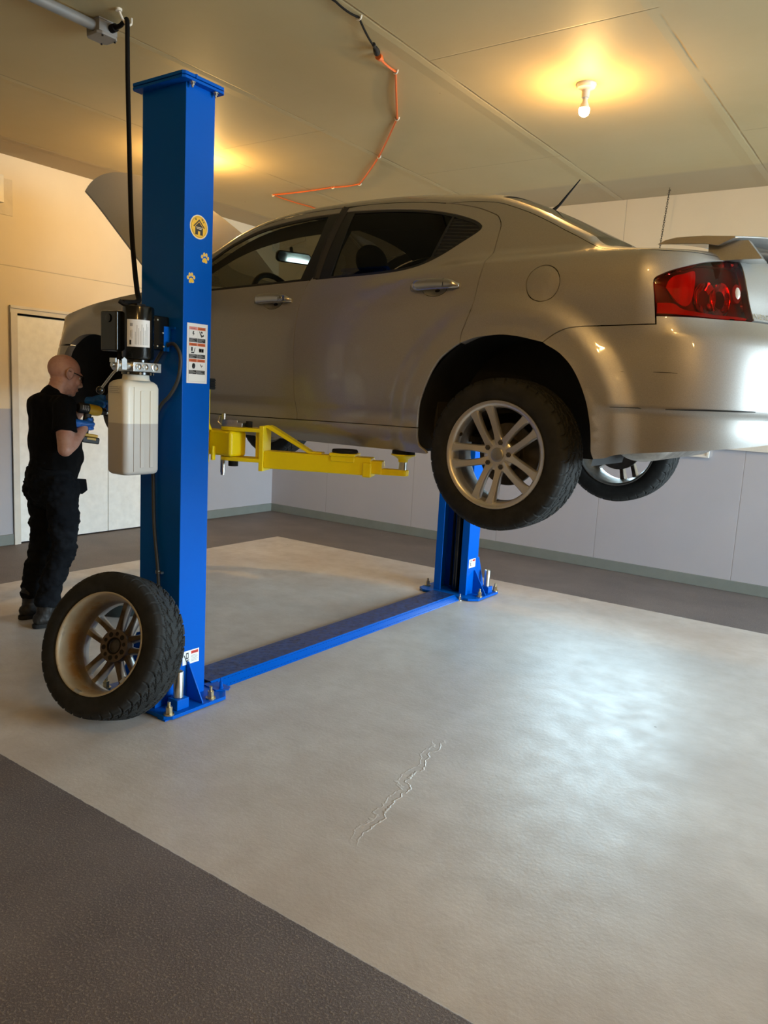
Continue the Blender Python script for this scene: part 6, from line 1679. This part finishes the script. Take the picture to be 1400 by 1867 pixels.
# --- the drill
M['dyel'] = mat('yellow_tool_plastic', (.62, .36, .012), .42); M['dblk'] = mat('black_tool_plastic', (.012, .012, .012), .5)
dr = thing('cordless_drill', 'yellow and black cordless impact drill held in the blue gloves', 'drill', DR)
def D3(a, u, s_=0.): return DR + DA * a + DU * u + DS * s_
m = MB().lathe([(0, -.092), (.026, -.090), (.032, -.080), (.033, -.045), (.0335, -.02)], DR, DA, n=28); m.build('motor_cap', M['dblk'], dr)
m = MB().lathe([(.0335, -.025), (.034, .02), (.032, .045), (.027, .060), (.020, .064)], DR, DA, n=28)
m.build('gear_case', M['dyel'], dr)
for k in range(5):
    m = MB(); a = math.radians(20 + k * 32)
    pass
m = MB()
for k in range(4): m.add([D3(-.075 + .012 * k, 0, 0) + DU * (.0336 * math.sin(a)) + DS * (.0336 * math.cos(a)) for a in (-.3, 0, .3, .6)] + [D3(-.070 + .012 * k, 0, 0) + DU * (.0336 * math.sin(a)) + DS * (.0336 * math.cos(a)) for a in (.6, .3, 0, -.3)], [tuple(range(8))])
m.build('vent_slots', M['grey'], dr)
m = MB().lathe([(.0, .060), (.020, .060), (.022, .075), (.019, .092), (.013, .102), (.0, .102)], DR, DA, n=24); m.build('nose', M['dblk'], dr)
m = MB().cyl(D3(.10, 0), D3(.150, 0), .0125, n=18); m.build('socket', M['zinc'], dr)
loops = []
for k in range(9):
    t = k / 8; u = lerp(-.015, -.150, t); a0 = lerp(-.038, -.048, t); w_ = lerp(.020, .017, math.sin(PI * t)); dp = lerp(.027, .024, math.sin(PI * t))
    loops.append([D3(a0 + .02 + dp * math.cos(q), u, w_ * math.sin(q)) for q in [2 * PI * i / 18 for i in range(18)]])
m = MB(); loft(m, loops); m.build('handle', M['dblk'], dr)
m = MB().tube([D3(.012, -.045), D3(.02, -.06), D3(.014, -.078)], [(.007, .007)] * 3, 10); m.build('trigger', M['dblk'], dr)
R3 = Matrix((DA, DS, DU)).transposed()
m = MB().box(D3(.0, -.158), (.105, .060, .020), R3); m.build('battery_foot', M['dyel'], dr, bev=.006)
m = MB().box(D3(.006, -.186), (.118, .070, .040), R3); bt = m.build('battery', M['dblk'], dr, bev=.008)
m = MB().box(D3(.006, -.178, .0345), (.06, .003, .012), R3).box(D3(.006, -.178, -.0345), (.06, .003, .012), R3); m.build('battery_label', M['dyel'], dr)
# --- drain pan on the floor behind the loose wheel
M['pan'] = mat('dark_green_plastic', (.010, .016, .016), .4)
m = MB().lathe([(0, .004), (.115, .004), (.125, .010), (.150, .085), (.157, .090), (.157, .095), (.147, .096), (.143, .088), (.118, .016), (0, .014)], (-4.24, 3.12, 0), n=48)
pn = m.build('drain_pan', M['pan'], None, origin=(-4.24, 3.12, 0)); tag(pn, 'dark pan on the floor seen through the spokes of the leaning wheel', 'pan')
# ================================================================ CAMERA, LIGHT
cam = bpy.data.cameras.new('camera'); co = bpy.data.objects.new('camera', cam); COL.objects.link(co)
yaw, pitch, roll, FPX, HCAM = -6.08362585e-01, -1.51120714e-01, 5.37651110e-02, 1417.3, 1.53
fw = Vector((math.sin(yaw) * math.cos(pitch), math.cos(yaw) * math.cos(pitch), math.sin(pitch)))
r0 = Vector((math.cos(yaw), -math.sin(yaw), 0)); u0 = r0.cross(fw)
rr = r0 * math.cos(roll) + u0 * math.sin(roll); uu = u0 * math.cos(roll) - r0 * math.sin(roll)
mw = Matrix((rr, uu, -fw)).transposed().to_4x4(); mw.translation = Vector((0, 0, HCAM)); co.matrix_world = mw
cam.sensor_fit = 'VERTICAL'; cam.sensor_height = 24.; cam.lens = FPX / 1867 * 24.; cam.clip_start = .05; cam.clip_end = 100
SC.camera = co
w = bpy.data.worlds.new('sky'); SC.world = w; w.use_nodes = True
bg = w.node_tree.nodes['Background']; bg.inputs[0].default_value = (.62, .80, 1., 1); bg.inputs[1].default_value = .8
def area(name, loc, rot, sx, sy, power, col):
    l = bpy.data.lights.new(name, 'AREA'); l.shape = 'RECTANGLE'; l.size = sx; l.size_y = sy; l.energy = power; l.color = col
    o = bpy.data.objects.new(name, l); COL.objects.link(o); o.location = loc; o.rotation_euler = rot; return o
# daylight area lights outside the back window and the added garage door
area('daylight_window', ((W1[0] + W1[1]) / 2, Y1 + .42, (W1[2] + W1[3]) / 2 + .10), (math.radians(-68), 0, 0), 1.55, 1.15, P_WIN, (.62, .86, 1.)).data.spread = math.radians(120)
area('daylight_garage_door', (X1 + .85, (GD[0] + GD[1]) / 2, 1.95), (0, math.radians(72), 0), 3.3, 5.4, P_DOOR, (.74, .89, 1.)).data.spread = math.radians(115)
SC.view_settings.view_transform = 'Standard'; SC.view_settings.look = 'None'; SC.view_settings.gamma = 1.
SC.view_settings.exposure = EXPO; SC.view_settings.use_curve_mapping = False
SC.cycles.use_denoising = True
SC.cycles.max_bounces = 10; SC.cycles.transparent_max_bounces = 16; SC.cycles.sample_clamp_indirect = 6.
